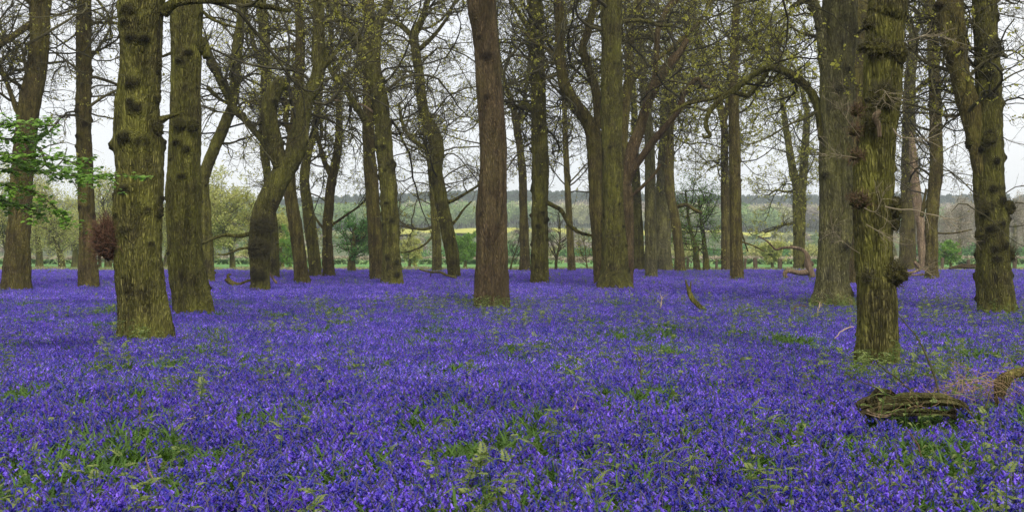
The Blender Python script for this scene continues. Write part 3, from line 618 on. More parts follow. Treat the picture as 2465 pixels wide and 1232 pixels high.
den=vnoise(np.stack([X/60,Y/60,X*0],-1),4); zz=ground_z(X,Y)
patch=vnoise(np.stack([X/150,Y/120,X*0+3],-1),8)
p2=vnoise(np.stack([X/90+4,Y/260,X*0+9],-1),18); con=(patch+p2+(Y-900)/900>1.02)&(Y>820)
cls=np.where(con,rng.integers(0,2,n),np.where(patch>.62,5,np.where(den>.5,rng.integers(2,4,n),4)))
keep=(Y>640+90*(vnoise(np.stack([X/40,X*0,X*0],-1),61)*1.6-.5))&(rng.uniform(size=n)<.35+.9*vnoise(np.stack([X/35,Y/35,X*0],-1),62))
X,Y,zz,cls=X[keep],Y[keep],zz[keep],cls[keep]; n=len(X)
hh=np.where(cls<2,rng.uniform(12,21,n),rng.uniform(7,16,n))
scatter('distant_woodland',np.stack([X,Y,zz],1),np.stack([X*0,X*0,rng.uniform(0,6.28,n)],1),np.stack([hh*1.0,hh*1.0,hh],1),cls,srcs,'hazy wooded hillside of pale spring trees and bluish conifers along the skyline','woodland')
# hedge line in front of rapeseed
n=2600; X=rng.uniform(-200,200,n); Y=rng.uniform(300,498,n); kp=(vnoise(np.stack([X/16,Y/22,X*0],-1),2)>.50); X,Y=X[kp],Y[kp]; n=len(X)
cl=rng.choice([2,3,5,5,4],n); hh=rng.uniform(2.2,4.6,n)
scatter('distant_scrub',np.stack([X,Y,ground_z(X,Y)],1),np.stack([X*0,X*0,rng.uniform(0,6.28,n)],1),np.stack([hh*1.5,hh*1.5,hh],1),cl,srcs,'pale green scrub and hedges below the yellow rapeseed field','scrub')
# hedge blocks in the field (low hedge of reeds) 
rng=np.random.default_rng(19)
n=9000; X=rng.uniform(-150,150,n); Y=np.where(rng.uniform(size=n)<.5,rng.uniform(176,184,n),rng.uniform(205,260,n))
kp=(vnoise(np.stack([X/9,Y/14,X*0],-1),12)>.40)|(Y>220); X,Y=X[kp],Y[kp]; n=len(X)
def tuft_src(seed,mats,n=40,h=1.0,w=.02,spread=.25):
    global rng; rng=np.random.default_rng(seed); mb=MB()
    st=np.c_[rng.normal(size=(n,2))*spread*.5,np.zeros(n)]; d=np.c_[rng.normal(size=(n,2))*.35,np.ones(n)]
    L=rng.uniform(.5,1,n)*h; P=np.empty((n,5,3)); P[:,0]=st; dd=nrm(d)
    out=np.c_[nrm(d[:,:2]+1e-6),np.zeros(n)]
    for i in range(4):
        dd=nrm(dd+out*.22+np.array([0,0,-.10*i])); P[:,i+1]=P[:,i]+dd*(L/4)[:,None]
    side=nrm(np.cross(out,[0,0,1.]))
    wd=w*rng.uniform(.7,1.3,n)[:,None]*np.array([[.7,1,.95,.7,.05]])
    V=np.stack([P+side[:,None]*wd[...,None],P-side[:,None]*wd[...,None]],2)
    i=np.arange(n*10).reshape(n,5,2); Q=np.stack([i[:,:-1,0],i[:,:-1,1],i[:,1:,1],i[:,1:,0]],-1).reshape(-1,4)
    mb.add(V.reshape(-1,3),Q,0); return mb
M_reed=simple('reed_blades',(.20,.17,.09),(.36,.30,.19),.8)
M_hedge=simple('hedge_blades',(.09,.18,.04),(.20,.30,.08),.7)
s0=tuft_src(1,0,60,1.3,.04,1.2).build('reed_tuft_0',M_reed,None,None,False,False); s1=tuft_src(2,0,60,1.1,.06,1.2).build('reed_tuft_1',M_hedge,None,None,False,False)
cl=np.where(Y<190,1,np.where(vnoise(np.stack([X/12,Y/12,X*0],-1),22)>.62,1,0)); sc_=rng.uniform(.8,1.3,n)
scatter('reeds',np.stack([X,Y,ground_z(X,Y)],1),np.stack([X*0,X*0,rng.uniform(0,6.28,n)],1),np.stack([sc_*1.6,sc_*1.6,sc_],1),cl,[s0,s1],'dry tan reeds and low green growth along the far side of the field','reeds')
#DATA_FLOWERS
# ---------------------------------------------------------------- bluebells
def petal_mat(name,c1,c2,tr=.35):
    m,nt,b=newmat(name,.45,.25); g=N(nt,'ShaderNodeNewGeometry'); oi=N(nt,'ShaderNodeObjectInfo')
    col=mixc(nt,g.outputs['Random Per Island'],c1,c2)
    hs=N(nt,'ShaderNodeHueSaturation'); mr=N(nt,'ShaderNodeMapRange'); mr.inputs['To Min'].default_value=.6; mr.inputs['To Max'].default_value=1.3
    nt.links.new(oi.outputs['Random'],mr.inputs[0]); nt.links.new(mr.outputs[0],hs.inputs['Value'])
    mr2=N(nt,'ShaderNodeMapRange'); mr2.inputs['To Min'].default_value=.485; mr2.inputs['To Max'].default_value=.515; nt.links.new(oi.outputs['Random'],mr2.inputs[0]); nt.links.new(mr2.outputs[0],hs.inputs['Hue'])
    dr=ramp(nt,noise(nt,oi.outputs['Location'],.45,3,.6),[(.36,(.62,.60,.78)),(.52,(1,1,1)),(.66,(1.2,1.3,1.08))]); col=mixc(nt,1.0,col,dr,'MULTIPLY')
    nt.links.new(col,hs.inputs['Color']); nt.links.new(hs.outputs[0],b.inputs['Base Color'])
    t=N(nt,'ShaderNodeBsdfTranslucent'); nt.links.new(hs.outputs[0],t.inputs['Color']); ms=N(nt,'ShaderNodeMixShader'); ms.inputs[0].default_value=tr
    nt.links.new(b.outputs[0],ms.inputs[1]); nt.links.new(t.outputs[0],ms.inputs[2]); nt.links.new(ms.outputs[0],nt.nodes['Material Output'].inputs['Surface'])
    return m
M_bell=petal_mat('bluebell_petal',(.050,.027,.45),(.33,.235,.96))
M_stalk=simple('bluebell_stalk',(.05,.06,.05),(.12,.09,.16),.6)
M_blade=simple('bluebell_leaf',(.035,.085,.010),(.11,.21,.022),.5,trans=.35,spec=.3)
M_herb=simple('herb_leaf',(.13,.18,.04),(.31,.35,.10),.55,trans=.4)
M_dead=simple('dead_stem',(.28,.18,.10),(.50,.38,.25),.8)
def bell(mb,p,ax,s,sides,flare):
    ax=ax/np.linalg.norm(ax); u=np.cross(ax,[.3,.7,.2]); u/=np.linalg.norm(u); w=np.cross(ax,u)
    prof=[(0,.25),(.25,.75),(.75,.8),(1.0,1.35)] if sides>3 else [(0,.25),(.3,.9),(1,1.3)]
    a=np.arange(sides)*2*np.pi/sides; V=[]
    for (t,r) in prof:
        rr=r*np.ones(sides)
        if flare and t==1.0: rr=rr*np.where(np.arange(sides)%2==0,1.45,.8)
        V.append(p+ax*s*t+(u[None]*np.cos(a)[:,None]+w[None]*np.sin(a)[:,None])*(rr*s*.30)[:,None])
    V=np.concatenate(V); i=np.arange(len(prof)*sides).reshape(-1,sides); j=np.roll(i,-1,1)
    mb.add(V,np.stack([i[:-1],j[:-1],j[1:],i[1:]],-1).reshape(-1,4),0)
def bluebell(seed,lod):
    r=random.Random(seed); global rng; rng=np.random.default_rng(seed); mb=MB()
    H=r.uniform(.23,.30) ; az=r.uniform(0,6.28); dx,dy=math.cos(az),math.sin(az)
    pts=[]; 
    for k in range(9):
        t=k/8; bend=max(0,t-.55)/.45
        pts.append([dx*(.02*t+.05*bend**2),dy*(.02*t+.05*bend**2),H*(t-.18*bend**2*.6)])
    pts=np.array(pts); tubes(mb,pts[None],np.full((1,9),.003 if lod==0 else .0035),4 if lod==0 else 3,1)
    nb=r.randint(9,14) if lod==0 else r.randint(8,11)
    for k in range(nb):
        t=.56+.44*k/(nb-1); q=t*8; i=min(int(q),7); p=pts[i]*(1-(q-i))+pts[i+1]*(q-i)
        a=az+r.uniform(-2.2,2.2) if lod==0 else r.uniform(0,6.28); out=np.array([math.cos(a),math.sin(a),0])
        s=(.026 if k<nb-2 else .018)*r.uniform(.85,1.15)*(1.0 if lod==0 else 1.15)
        if lod==0: tubes(mb,np.array([[p,p+out*.010+np.array([0,0,.002]),p+out*.018-np.array([0,0,.003])]]),np.full((1,3),.0012),3,1)
        bell(mb,p+out*.017-np.array([0,0,.003]),out*r.uniform(.35,.9)+np.array([0,0,-.8]),s,6 if lod==0 else 4,lod==0)
    nl=r.randint(2,4)
    if lod<=1:
        n=nl; st=np.zeros((n,3)); a=np.random.default_rng(seed+5).uniform(0,6.28,n)
        P=np.empty((n,5,3)); P[:,0]=st; out=np.stack([np.cos(a),np.sin(a),a*0],1); d=nrm(out*.25+np.array([0,0,1.])); L=.27
        for i in range(4): d=nrm(d+out*.30+np.array([0,0,-.14*i])); P[:,i+1]=P[:,i]+d*L/4
        side=np.stack([-np.sin(a),np.cos(a),a*0],1); wd=np.array([.004,.008,.008,.006,.0006])
        V=np.stack([P+side[:,None]*wd[None,:,None],P-side[:,None]*wd[None,:,None]],2); i=np.arange(n*10).reshape(n,5,2)
        mb.add(V.reshape(-1,3),np.stack([i[:,:-1,0],i[:,:-1,1],i[:,1:,1],i[:,1:,0]],-1).reshape(-1,4),2)
    return mb
def clump(seed):
    global rng; rng=np.random.default_rng(seed); mb=MB(); n=14
    c=rng.normal(size=(n,2))*.16; H=rng.uniform(.20,.30,n)
    st=np.zeros((n,2,3)); st[:,0,:2]=c; st[:,1,:2]=c+rng.normal(size=(n,2))*.02; st[:,1,2]=H; tubes(mb,st,np.full((n,2),.004),3,1)
    k=n*11; b=rng.integers(0,n,k); p=st[b,1]+np.c_[rng.normal(size=(k,2))*.024,-rng.uniform(-.01,.12,k)]
    d=nrm(rng.normal(size=(k,3))+np.array([0,0,-.7])); w=nrm(np.cross(d,rng.normal(size=(k,3)))); s=rng.uniform(.028,.042,k)[:,None]
    V=np.stack([p,p+d*s*.6+w*s*.38,p+d*s,p+d*s*.6-w*s*.38],1); mb.add(V.reshape(-1,3),np.arange(k*4).reshape(k,4),0)
    return mb
src=[]
for k in range(7): src.append(bluebell(100+k,0).build('bb_%02d'%k,[M_bell,M_stalk,M_blade],None,None,True,False))
for k in range(6): src.append(bluebell(200+k,1).build('bb_%02d'%(7+k),[M_bell,M_stalk,M_blade],None,None,True,False))
for k in range(5): src.append(clump(300+k).build('bb_%02d'%(13+k),[M_bell,M_stalk],None,None,False,False))
# bare green gaps: natural noise plus the larger ones, given as ground spots (x m, y m, half width, half depth)
def spot(x,y,wx,wy,s=1.0):
    h=CZ-.26; D=F*h/(y-HY); D1=F*h/(y-wy-HY); D2=F*h/(y+wy-HY); return ((x-CX)/F*D,D,wx/F*D,max((D1-D2)*.5,.3),s)
SP=[spot(1495,795,105,16),spot(1600,790,40,14),spot(1420,805,50,12,.7),spot(1915,808,70,20),spot(2340,835,70,16),spot(2250,825,35,14,.8),spot(480,895,60,20,.8),spot(330,930,70,25,.8),spot(60,930,60,25,.8),spot(390,975,60,20,.7),spot(600,870,60,14,.6),
 spot(1080,960,80,20,.7),spot(1300,965,40,22,.8),spot(1530,960,60,30,.7),spot(880,1090,50,28,.9),spot(1080,1070,60,25,.9),spot(520,1060,60,30,.8),spot(200,1090,50,30,.7),spot(1180,1190,80,40,.9),spot(2260,1060,110,35,.9),spot(2140,1090,60,30,.7),spot(1860,1090,80,25,.7),spot(690,960,40,15,.7),spot(1700,1010,60,25,.6),spot(2390,1100,60,40,.7)]
def gap(X,Y):
    g=np.zeros_like(X)
    for (sx,sy,wx,wy,s) in SP:
        g=np.maximum(g,s*np.exp(-((X-sx)/wx)**2*.9-((Y-sy)/wy)**2*.9))
    n1=vnoise(np.stack([X*1.3,Y*.9,X*0],-1),31); n2=vnoise(np.stack([X*4,Y*3,X*0+5],-1),32)
    g=np.maximum(g,np.clip((n1*.6+n2*.4-.555)*6,0,1)*.85)
    return np.maximum(g,LOGGAP(X,Y))
def LOGGAP(X,Y): return np.clip(1.4*np.exp(-(((X-3.8)/.75)**4)-((Y-11.3)/.55)**4),0,1)
rng=np.random.default_rng(77)
# keep flowers out of trunks
TR=[(r[0].location.x,r[0].location.y,float(r[2][0][4].max()) if False else float(np.interp(.3,r[2][0][0][:12,2],r[2][0][4][:12]))) for r in T.values()]
def outside(X,Y,m=.93):
    k=np.ones(len(X),bool)
    for (tx,ty,rr) in TR: k&=((X-tx)**2+(Y-ty)**2)>(rr*m)**2
    return k
def wedge(n_per,y0,y1,marg=3.0):
    A=(y1-y0)*((.43*(y0+y1)/2+marg)*2); n=int(A*n_per); Y=rng.uniform(y0,y1,int(n*1.7)); hw=.43*Y+marg; mx=.43*y1+marg
    k=rng.uniform(size=len(Y))<hw/mx; Y=Y[k]; X=rng.uniform(-1,1,len(Y))*(.43*Y+marg)
    return X,Y
PX=[];PY=[];PI=[];PS=[]
for (nper,y0,y1,i0,i1,lab) in ((135,4.2,15,0,7,0),(140,15,38,7,13,1),(17,38,97,13,18,2)):
    X,Y=wedge(nper,y0,y1)
    dn=.12+1.3*vnoise(np.stack([X*2.2,Y*2.2,X*0],-1),41)
    g=gap(X,Y); edge=np.clip((87-Y+7*vnoise(np.stack([X*.3,X*0,X*0],-1),5))/6,0,1)
    k=(rng.uniform(size=len(X))<dn*(1-.96*g)*edge)&outside(X,Y); X,Y=X[k],Y[k]
    PX.append(X);PY.append(Y);PI.append(rng.integers(i0,i1,len(X))); PS.append(rng.uniform(.82,1.15,len(X))*(.92+.16*vnoise(np.stack([X*1.1,Y*1.1,X*0],-1),43)))
X=np.concatenate(PX);Y=np.concatenate(PY);I=np.concatenate(PI);SC=np.concatenate(PS); n=len(X)
rot=np.stack([rng.normal(size=n)*.12,rng.normal(size=n)*.12,rng.uniform(0,6.28,n)],1)
scatter('bluebells',np.stack([X,Y,np.zeros(n)],1),rot,np.repeat(SC[:,None],3,1),I,src,'dense carpet of violet-blue bluebells covering the woodland floor','bluebells')
print('bluebell instances',n)
# green blades under and between them
bs=[]
for k in range(5): bs.append(tuft_src(500+k,0,18,.34,.008,.14).build('bl_%d'%k,M_blade,None,None,False,False))
rng=np.random.default_rng(78)
PX=[];PY=[];PS=[]
for (nper,y0,y1) in ((110,4.2,15),(90,15,38),(8,38,98)):
    X,Y=wedge(nper,y0,y1); g=gap(X,Y); k=(rng.uniform(size=len(X))<.3+.7*g)&outside(X,Y); X,Y,g=X[k],Y[k],g[k]; PX.append(X);PY.append(Y);PS.append(rng.uniform(.75,1.12,len(X))*(1+.12*g)*(1-.6*LOGGAP(X,Y)))
X=np.concatenate(PX);Y=np.concatenate(PY);SC=np.concatenate(PS);n=len(X)
scatter('grass',np.stack([X,Y,np.zeros(n)],1),np.stack([rng.normal(size=n)*.1,rng.normal(size=n)*.1,rng.uniform(0,6.28,n)],1),np.repeat(SC[:,None],3,1),rng.integers(0,5,n),bs,'strap-like dark green leaves showing in the gaps between the bluebells','leaves')
# rough grass margin at the field edge
rng=np.random.default_rng(79)
ms=[tuft_src(520,0,30,.35,.012,.5).build('mg_0',simple('margin_grass',(.12,.19,.05),(.26,.30,.11),.7),None,None,False,False),tuft_src(521,0,30,.5,.012,.5).build('mg_1',simple('dry_grass',(.2,.17,.08),(.35,.29,.16),.7),None,None,False,False)]
n=8000; X=rng.uniform(-62,62,n); Y=rng.uniform(83,112,n)
scatter('margin_grass',np.stack([X,Y,np.zeros(n)],1),np.stack([X*0,X*0,rng.uniform(0,6.28,n)],1),np.repeat(rng.uniform(.6,1.2,(n,1)),3,1),(rng.uniform(size=n)<.3).astype(int),ms,'rough pale grass along the edge of the field behind the bluebells','grass')
# herbs
def herb(mb,org,seed,H,kind,leafm=0,stemm=1):
    r=np.random.default_rng(seed); org=np.asarray(org,float)
    P,R=grow_r(r,org[None],np.array([[r.normal()*.12,r.normal()*.12,1.]]),np.array([H]),np.array([.004]),6,.07,.1); tubes(mb,P,R,4,stemm)
    if kind=='nettle':
        for k in range(1,7):
            p=P[0,k]; a0=(k%2)*math.pi/2+r.uniform(-.3,.3); s=.062*(1.15-.08*k)
            for q in (0,math.pi):
                a=a0+q; out=np.array([math.cos(a),math.sin(a),r.uniform(-.25,.15)]); side=np.array([-math.sin(a),math.cos(a),0])
                l0=p+out*.012; V=[l0,l0+out*s*.45+side*s*.30+[0,0,.006],l0+out*s*1.05-[0,0,.02],l0+out*s*.45-side*s*.30+[0,0,.006]]
                V2=[l0,V[1],l0+out*s*.55-[0,0,.004],V[2]]; V3=[l0,l0+out*s*.55-[0,0,.004],V[2],V[3]]
                mb.add(np.array([l0,V[1],V[2],l0+out*s*.5-np.array([0,0,.008])]),[[0,1,2,3]],leafm); mb.add(np.array([l0,l0+out*s*.5-np.array([0,0,.008]),V[2],V[3]]),[[0,1,2,3]],leafm)
    else:  # umbel / fern: fronds of small leaflets
        nf=8
        for f in range(nf):
            a=r.uniform(0,6.28); k=r.integers(2,7); p=P[0,k]; out=np.array([math.cos(a),math.sin(a),r.uniform(0,.9)]); side=np.array([-math.sin(a),math.cos(a),0]); L=r.uniform(.07,.14)
            q=[p+out*L*t-np.array([0,0,L*.5*t*t]) for t in np.linspace(0,1,8)]
            tubes(mb,np.array([q]),np.full((1,8),.002),3,stemm)
            for j in range(1,8):
                w=L*.42*(1-.11*j)*1.0
                for sg in (-1,1):
                    b=q[j]; d=side*sg*.8+out*.45; V=np.array([b,b+d*w*.5+out*w*.22,b+d*w,b+d*w*.5-out*w*.22]); V[2][2]-=w*.15
                    mb.add(V,[[0,1,2,3]],leafm)
def grow_r(r,St,Dr,Ln,R0,nseg,gn,up):
    global rng; rng=r; return grow(St,Dr,Ln,R0,nseg,gn,up,.5)
hs=[]
for k in range(6):
    mb=MB(); herb(mb,[0,0,0],600+k,.40+.02*k,'nettle' if k%3==0 else 'umbel'); hs.append(mb.build('hb_%d'%k,[M_herb,M_blade],None,None,False,False))
rng=np.random.default_rng(80)
PX=[];PY=[]
for (nper,y0,y1) in ((2.6,6,15),(5,15,38),(2.6,38,80)):
    X,Y=wedge(nper,y0,y1); c=vnoise(np.stack([X*.5,Y*.35,X*0],-1),91)*.6+vnoise(np.stack([X*1.7,Y*1.2,X*0],-1),92)*.4
    right=np.clip(X/ (Y*.2+1),-.4,1)*.10
    k=(rng.uniform(size=len(X))<np.clip((c+right-.45)*5,0.02,1))&outside(X,Y,1.0); PX.append(X[k]);PY.append(Y[k])
# extra around the near oak and the log
ex=rng.normal(size=(60,2))*np.array([.7,.5])+np.array([4.6,14.6]); PX.append(ex[:,0]);PY.append(ex[:,1])
for (tx,ty,tn) in ((8.9,34.0,60),(-.55,32.8,34),(-6.6,21.6,20),(12.1,30.5,20)):
    ex=rng.normal(size=(tn,2))*np.array([.65,.25])+np.array([tx,ty]); PX.append(ex[:,0]);PY.append(ex[:,1])
ex=rng.normal(size=(26,2))*np.array([.32,.22])+np.array([4.95,16.2]); PX.append(ex[:,0]);PY.append(ex[:,1])
X=np.concatenate(PX);Y=np.concatenate(PY);n=len(X); SC=rng.uniform(.75,1.1,n)
scatter('undergrowth',np.stack([X,Y,np.zeros(n)],1),np.stack([rng.normal(size=n)*.12,rng.normal(size=n)*.12,rng.uniform(0,6.28,n)],1),np.repeat(SC[:,None],3,1),rng.integers(0,6,n),hs,'yellow-green nettles and ferny umbels poking above the bluebells','undergrowth')
print('herbs',n)
#DATA_PROPS
exec_props=True
# ---------------------------------------------------------------- burrs on the near trees
def burl(parent,org,c,r,seed,mat,twm,nt=160,tl=.18,flat=(1,1,1),upb=.4,name='burr',label=None):
    """rough lump + tangle of shoots. c centre world"""
    g=np.random.default_rng(seed); mb=MB(); nu,nv=40,26
    u=np.linspace(0,2*np.pi,nu,endpoint=False); v=np.linspace(0,np.pi,nv); U,Vv=np.meshgrid(u,v)
    n=np.stack([np.cos(U)*np.sin(Vv),np.sin(U)*np.sin(Vv),np.cos(Vv)],-1)
    rr=r*(.72+.5*vnoise(n*2.6+seed,seed)+.28*vnoise(n*7+seed,seed+1)); V=(n*rr[...,None])*np.array(flat)+c
    i=np.arange(nu*nv).reshape(nv,nu); j=np.roll(i,-1,1); mb.add(V.reshape(-1,3),np.stack([i[:-1],j[:-1],j[1:],i[1:]],-1).reshape(-1,4),0,np.full(nu*nv,.55))
    b=mb.build(name,mat,parent,org,attr='burr')
    if label: b['label']=label
    tm=MB(); d=nrm(g.normal(size=(nt,3))); d[:,1]=-np.abs(d[:,1])*1.0; st=c+d*r*.85*np.array(flat); 
    P,R=grow_r(g,st,d+np.array([0,0,upb]),g.uniform(.3,1.2,nt)*tl,np.full(nt,.0045),4,.32,.08); tubes(tm,P,R,3)
    k=nt*2; p,dd,q=kids(P,R,k,.2,1,(.5,1.2)); P2,R2=grow_r(g,p,dd,g.uniform(.2,.7,k)*tl,np.full(k,.0032),3,.35,.05); tubes(tm,P2,R2,3)
    tm.build('shoots',twm,b,org,smooth=False)
    return b
def onT(key,x,y,depth=0.0):
    org=T[key][3]; return at(x,y,org[1]+depth),org,T[key][1]
c,o_,p_=onT('T3',262,580,-.05)
burl(p_,o_,c,.25,1,BK['red'],M_twig_brown2,520,.30,(.85,.9,1.15),.8,label='ball of reddish twigs on the left flank')
for (x,y,dy,r,sd,nt) in ((378,312,-.12,.11,2,60),(290,262,-.1,.09,3,30),(380,510,-.05,.10,4,40),(286,470,-.1,.1,5,30),(374,165,-.05,.10,6,30),(376,235,-.05,.09,7,20)):
    c,o_,p_=onT('T3',x,y,dy); burl(p_,o_,c,r,sd,BK['green'],M_twig,nt,.14,(.9,.9,1.2))
for (x,y,dy,r,sd,nt,fl) in ((2148,660,-.12,.20,11,260,(1,1,.9)),(2086,665,-.28,.07,12,60,(1,.8,1)),(2068,485,-.2,.12,13,150,(1.1,.8,.8)),(2060,268,-.15,.075,14,90,(1,.8,1)),(2056,318,-.15,.065,15,70,(1,.8,1)),(2058,375,-.15,.065,16,60,(1,.8,1.2)),
    (2110,118,-.24,.15,17,160,(1.7,.7,.7)),(2160,128,-.15,.14,18,90,(1,1,1.2)),(2126,232,-.26,.15,19,260,(1.2,.6,1.1)),(2104,292,-.28,.10,20,80,(1,.7,1)),(2156,500,-.1,.12,21,120,(.8,1,1.3)),(2154,540,-.1,.09,22,80,(.8,1,1)),(2087,60,-.2,.08,23,40,(.8,1,1))):
    c,o_,p_=onT('T34',x,y,dy); burl(p_,o_,c,r*.85,sd,BK['olive'],M_twig_brown if sd in (14,15,16,13) else M_twig,int(nt*.7),.12,fl)
for (x,y,dy,r,sd,nt,fl) in ((628,540,-.38,.24,31,260,(1.1,.8,.6)),(634,602,-.36,.2,32,220,(1.1,.8,.8)),(650,548,-.2,.16,33,80,(1,1,1)),(608,596,-.2,.13,34,60,(1,1,1))):
    c,o_,p_=onT('T6',x,y,dy); burl(p_,o_,c,r,sd,BK['olive'],M_twig,nt,.5,fl)
for (x,y,dy,r,sd,nt,fl) in ((2362,565,-.2,.14,41,60,(1,1,1.2)),(2428,500,-.1,.15,42,60,(1,1,1)),(2432,615,-.1,.12,43,120,(.8,1,1)),(2370,500,-.35,.16,44,60,(1,.7,.8)),(2382,335,-.35,.15,45,60,(1,.7,1)),(2336,345,-.1,.12,46,30,(1,1,1))):
    c,o_,p_=onT('T38',x,y,dy); burl(p_,o_,c,r,sd,BK['olive'],M_twig,nt,.25,fl)
for (x,y,dy,r,sd,nt,fl) in ((480,108,-.05,.17,51,40,(1,1,1.2)),(433,300,-.38,.13,52,20,(1,.6,1)),(465,303,-.38,.13,53,20,(1,.6,1))):
    c,o_,p_=onT('T4',x,y,dy); burl(p_,o_,c,r,sd,BK['green'],M_twig,nt,.2,fl)
# pale bare shoots of the near oak and the right-hand oak
def shoots(key,specs,mat,name='bare_branch',label=None,seed=1,sub=5):
    global rng
    org=T[key][3]
    for (pts,dd) in specs:
        rng=np.random.default_rng(seed); seed+=1; c=strand_from_px([(a,b,max(w_*.7,1.2)) for (a,b,w_) in pts],org[1],np.linspace(dd[0],dd[1],len(pts))); c[:,3]=np.minimum(c[:,3],[max(q[2]*.7,.9)/F*org[1]/2 for q in pts])
        r,_=resampleN(c,10); mb=MB(); tubes(mb,r[None,:,:3],r[None,:,3],5)
        n=sub*2; p,d,q=kids(r[None,:,:3],r[None,:,3],n,.3,1,(.4,1.0)); P,R=grow(p,d,rng.uniform(.15,.5,n),np.clip(q*.6,.002,.004),5,.25,.02,.5); tubes(mb,P,R,3)
        k=n*3; p,d,q=kids(P,R,k,.3,1,(.4,1.0)); P,R=grow(p,d,rng.uniform(.05,.18,k),np.full(k,.0018),3,.25,.02,.5); tubes(mb,P,R,3)
        o=mb.build(name,mat,T[key][0],org,smooth=False)
        if label: o['label']=label
shoots('T34',[([(2130,497,5),(2165,505,5),(2200,504,4.5),(2230,515,4),(2270,522,3),(2300,545,2)],(-.3,-.6)),([(2150,310,6),(2165,330,5),(2200,333,4),(2232,336,3)],(-.3,-.5)),
 ([(2070,610,2.5),(2040,590,2.5),(2010,560,2),(2000,545,1.5)],(-.3,-.6)),([(2080,500,3),(2110,510,2.5),(2128,460,2)],(-.4,-.6)),([(2085,540,2.5),(2120,560,2.5),(2150,580,2)],(-.4,-.6)),([(2150,640,4),(2180,655,4),(2205,650,3),(2232,640,2.5)],(-.2,-.4)),
 ([(2105,225,3),(2125,215,2.5),(2140,235,2)],(-.35,-.5)),([(2160,110,4),(2200,95,3.5),(2240,85,3),(2290,95,2)],(-.1,-.4)),([(2070,330,2),(2040,290,2),(2015,250,1.5)],(-.3,-.5)),([(2062,380,2),(2030,375,2),(2000,370,1.5)],(-.3,-.5))],M_twig_pale,seed=40)
c=strand_from_px([(2118,330,10),(2114,300,13),(2106,282,15),(2118,268,12),(2112,275,10)],16.8,[-.35]*5)
mb=MB(); sweep_bark(mb,c,.015,0,.03,.003,False,True,seed=4); o=mb.build('broken_stub',BK['pale'],T['T34'][0],T['T34'][3],attr='burr'); o['label']='knobbly grey broken stub on the front of the trunk'
shoots('T38',[([(2290,510,2),(2315,485,5),(2345,505,4.5),(2378,522,4),(2405,550,3.5),(2440,580,2.5),(2470,595,2)],(-.9,-.7)),([(2415,470,4),(2445,450,3.5),(2475,448,3)],(-.2,-.5)),([(2425,500,4),(2450,487,4),(2480,495,3)],(-.2,-.5)),([(2428,545,4),(2450,545,3.5),(2475,540,3)],(-.1,-.4)),
 ([(2400,320,4),(2430,340,3),(2470,350,2)],(-.2,-.5)),([(2350,470,5),(2310,430,4),(2270,400,3),(2240,380,2)],(-.1,-.4)),([(2395,150,4),(2430,140,3),(2480,160,2)],(-.1,-.4))],M_twig,seed=60)
# ---------------------------------------------------------------- leafy boughs from a tree outside the left edge
rng=np.random.default_rng(91)
D=17.5; org=at(-190,840,D); org[2]=0
lt=empty('lime_tree',org,'young tree outside the left edge whose sprays of bright green leaves reach into the picture','tree')
mb=MB(); c=strand_from_px([(-190,890,40),(-185,700,36),(-180,500,32),(-170,300,28),(-160,100,24),(-150,-100,18)],D); sweep_bark(mb,c,.04,.4,.05,.004,True,False,seed=3); mb.build('trunk',BK['olive'],lt,org,attr='burr')
BO=[[(-180,330,9),(-90,350,7),(0,372,5),(70,378,4),(130,378,3),(200,400,2.5),(225,420,2)],[(-180,320,8),(-80,305,6),(0,300,4),(50,298,3),(110,296,2)],[(-178,430,8),(-80,430,6),(0,440,4),(60,455,3.5),(110,478,3),(160,528,2)],[(-175,300,8),(-60,320,5),(20,335,4),(80,330,3),(110,318,2)],[(-175,390,8),(-60,400,5),(30,410,4),(100,412,3),(180,425,2.5),(280,420,1.8),(325,424,1.3)],[(-178,450,8),(-80,465,5),(0,480,4),(60,500,3),(95,510,2)],[(-178,360,8),(-60,372,5),(40,385,4),(120,395,3),(215,440,2)]]
for bi,b in enumerate(BO):
    c=strand_from_px(b,D,np.linspace(0,(-.5+.17*bi),len(b))); r,_=resampleN(c,16); mb=MB(); tubes(mb,r[None,:,:3],r[None,:,3],5)
    n=46; p,d,q=kids(r[None,:,:3],r[None,:,3],n,.35,1,(.5,1.1),.25); P,R=grow(p,d,rng.uniform(.1,.42,n),np.full(n,.003),5,.14,-.03,.5); tubes(mb,P,R,3)
    o=mb.build('bough',M_twig,lt,org,smooth=False); lf=MB()
    nl=int(n*11)
    for k in range(nl):
        i=rng.integers(0,n); t=rng.integers(1,6); p=P[i,t]; th=rng.uniform(0,6.28); out=np.array([math.cos(th),math.sin(th)*.7,rng.uniform(-.55,.05)]); out/=np.linalg.norm(out)
        side=nrm(np.cross(out,np.array([rng.normal()*.25,rng.normal()*.25-.35,1.]))); s=rng.uniform(.05,.09); p=p+out*.012
        nn=np.cross(side,out)
        a=[p,p+out*s*.25+side*s*.30,p+out*s*.62+side*s*.33,p+out*s]; b2=[p,p+out*s*.25-side*s*.30,p+out*s*.62-side*s*.33,p+out*s]
        fold=nn*s*.08; a[1]=a[1]+fold;a[2]=a[2]+fold;b2[1]=b2[1]+fold;b2[2]=b2[2]+fold
        lf.add(np.array([a[0],a[1],a[2],a[3],b2[2],b2[1]]),[[0,1,2,3],[0,3,4,5]],0)
    lf.build('foliage',M_leaf_g,o,org,smooth=False)
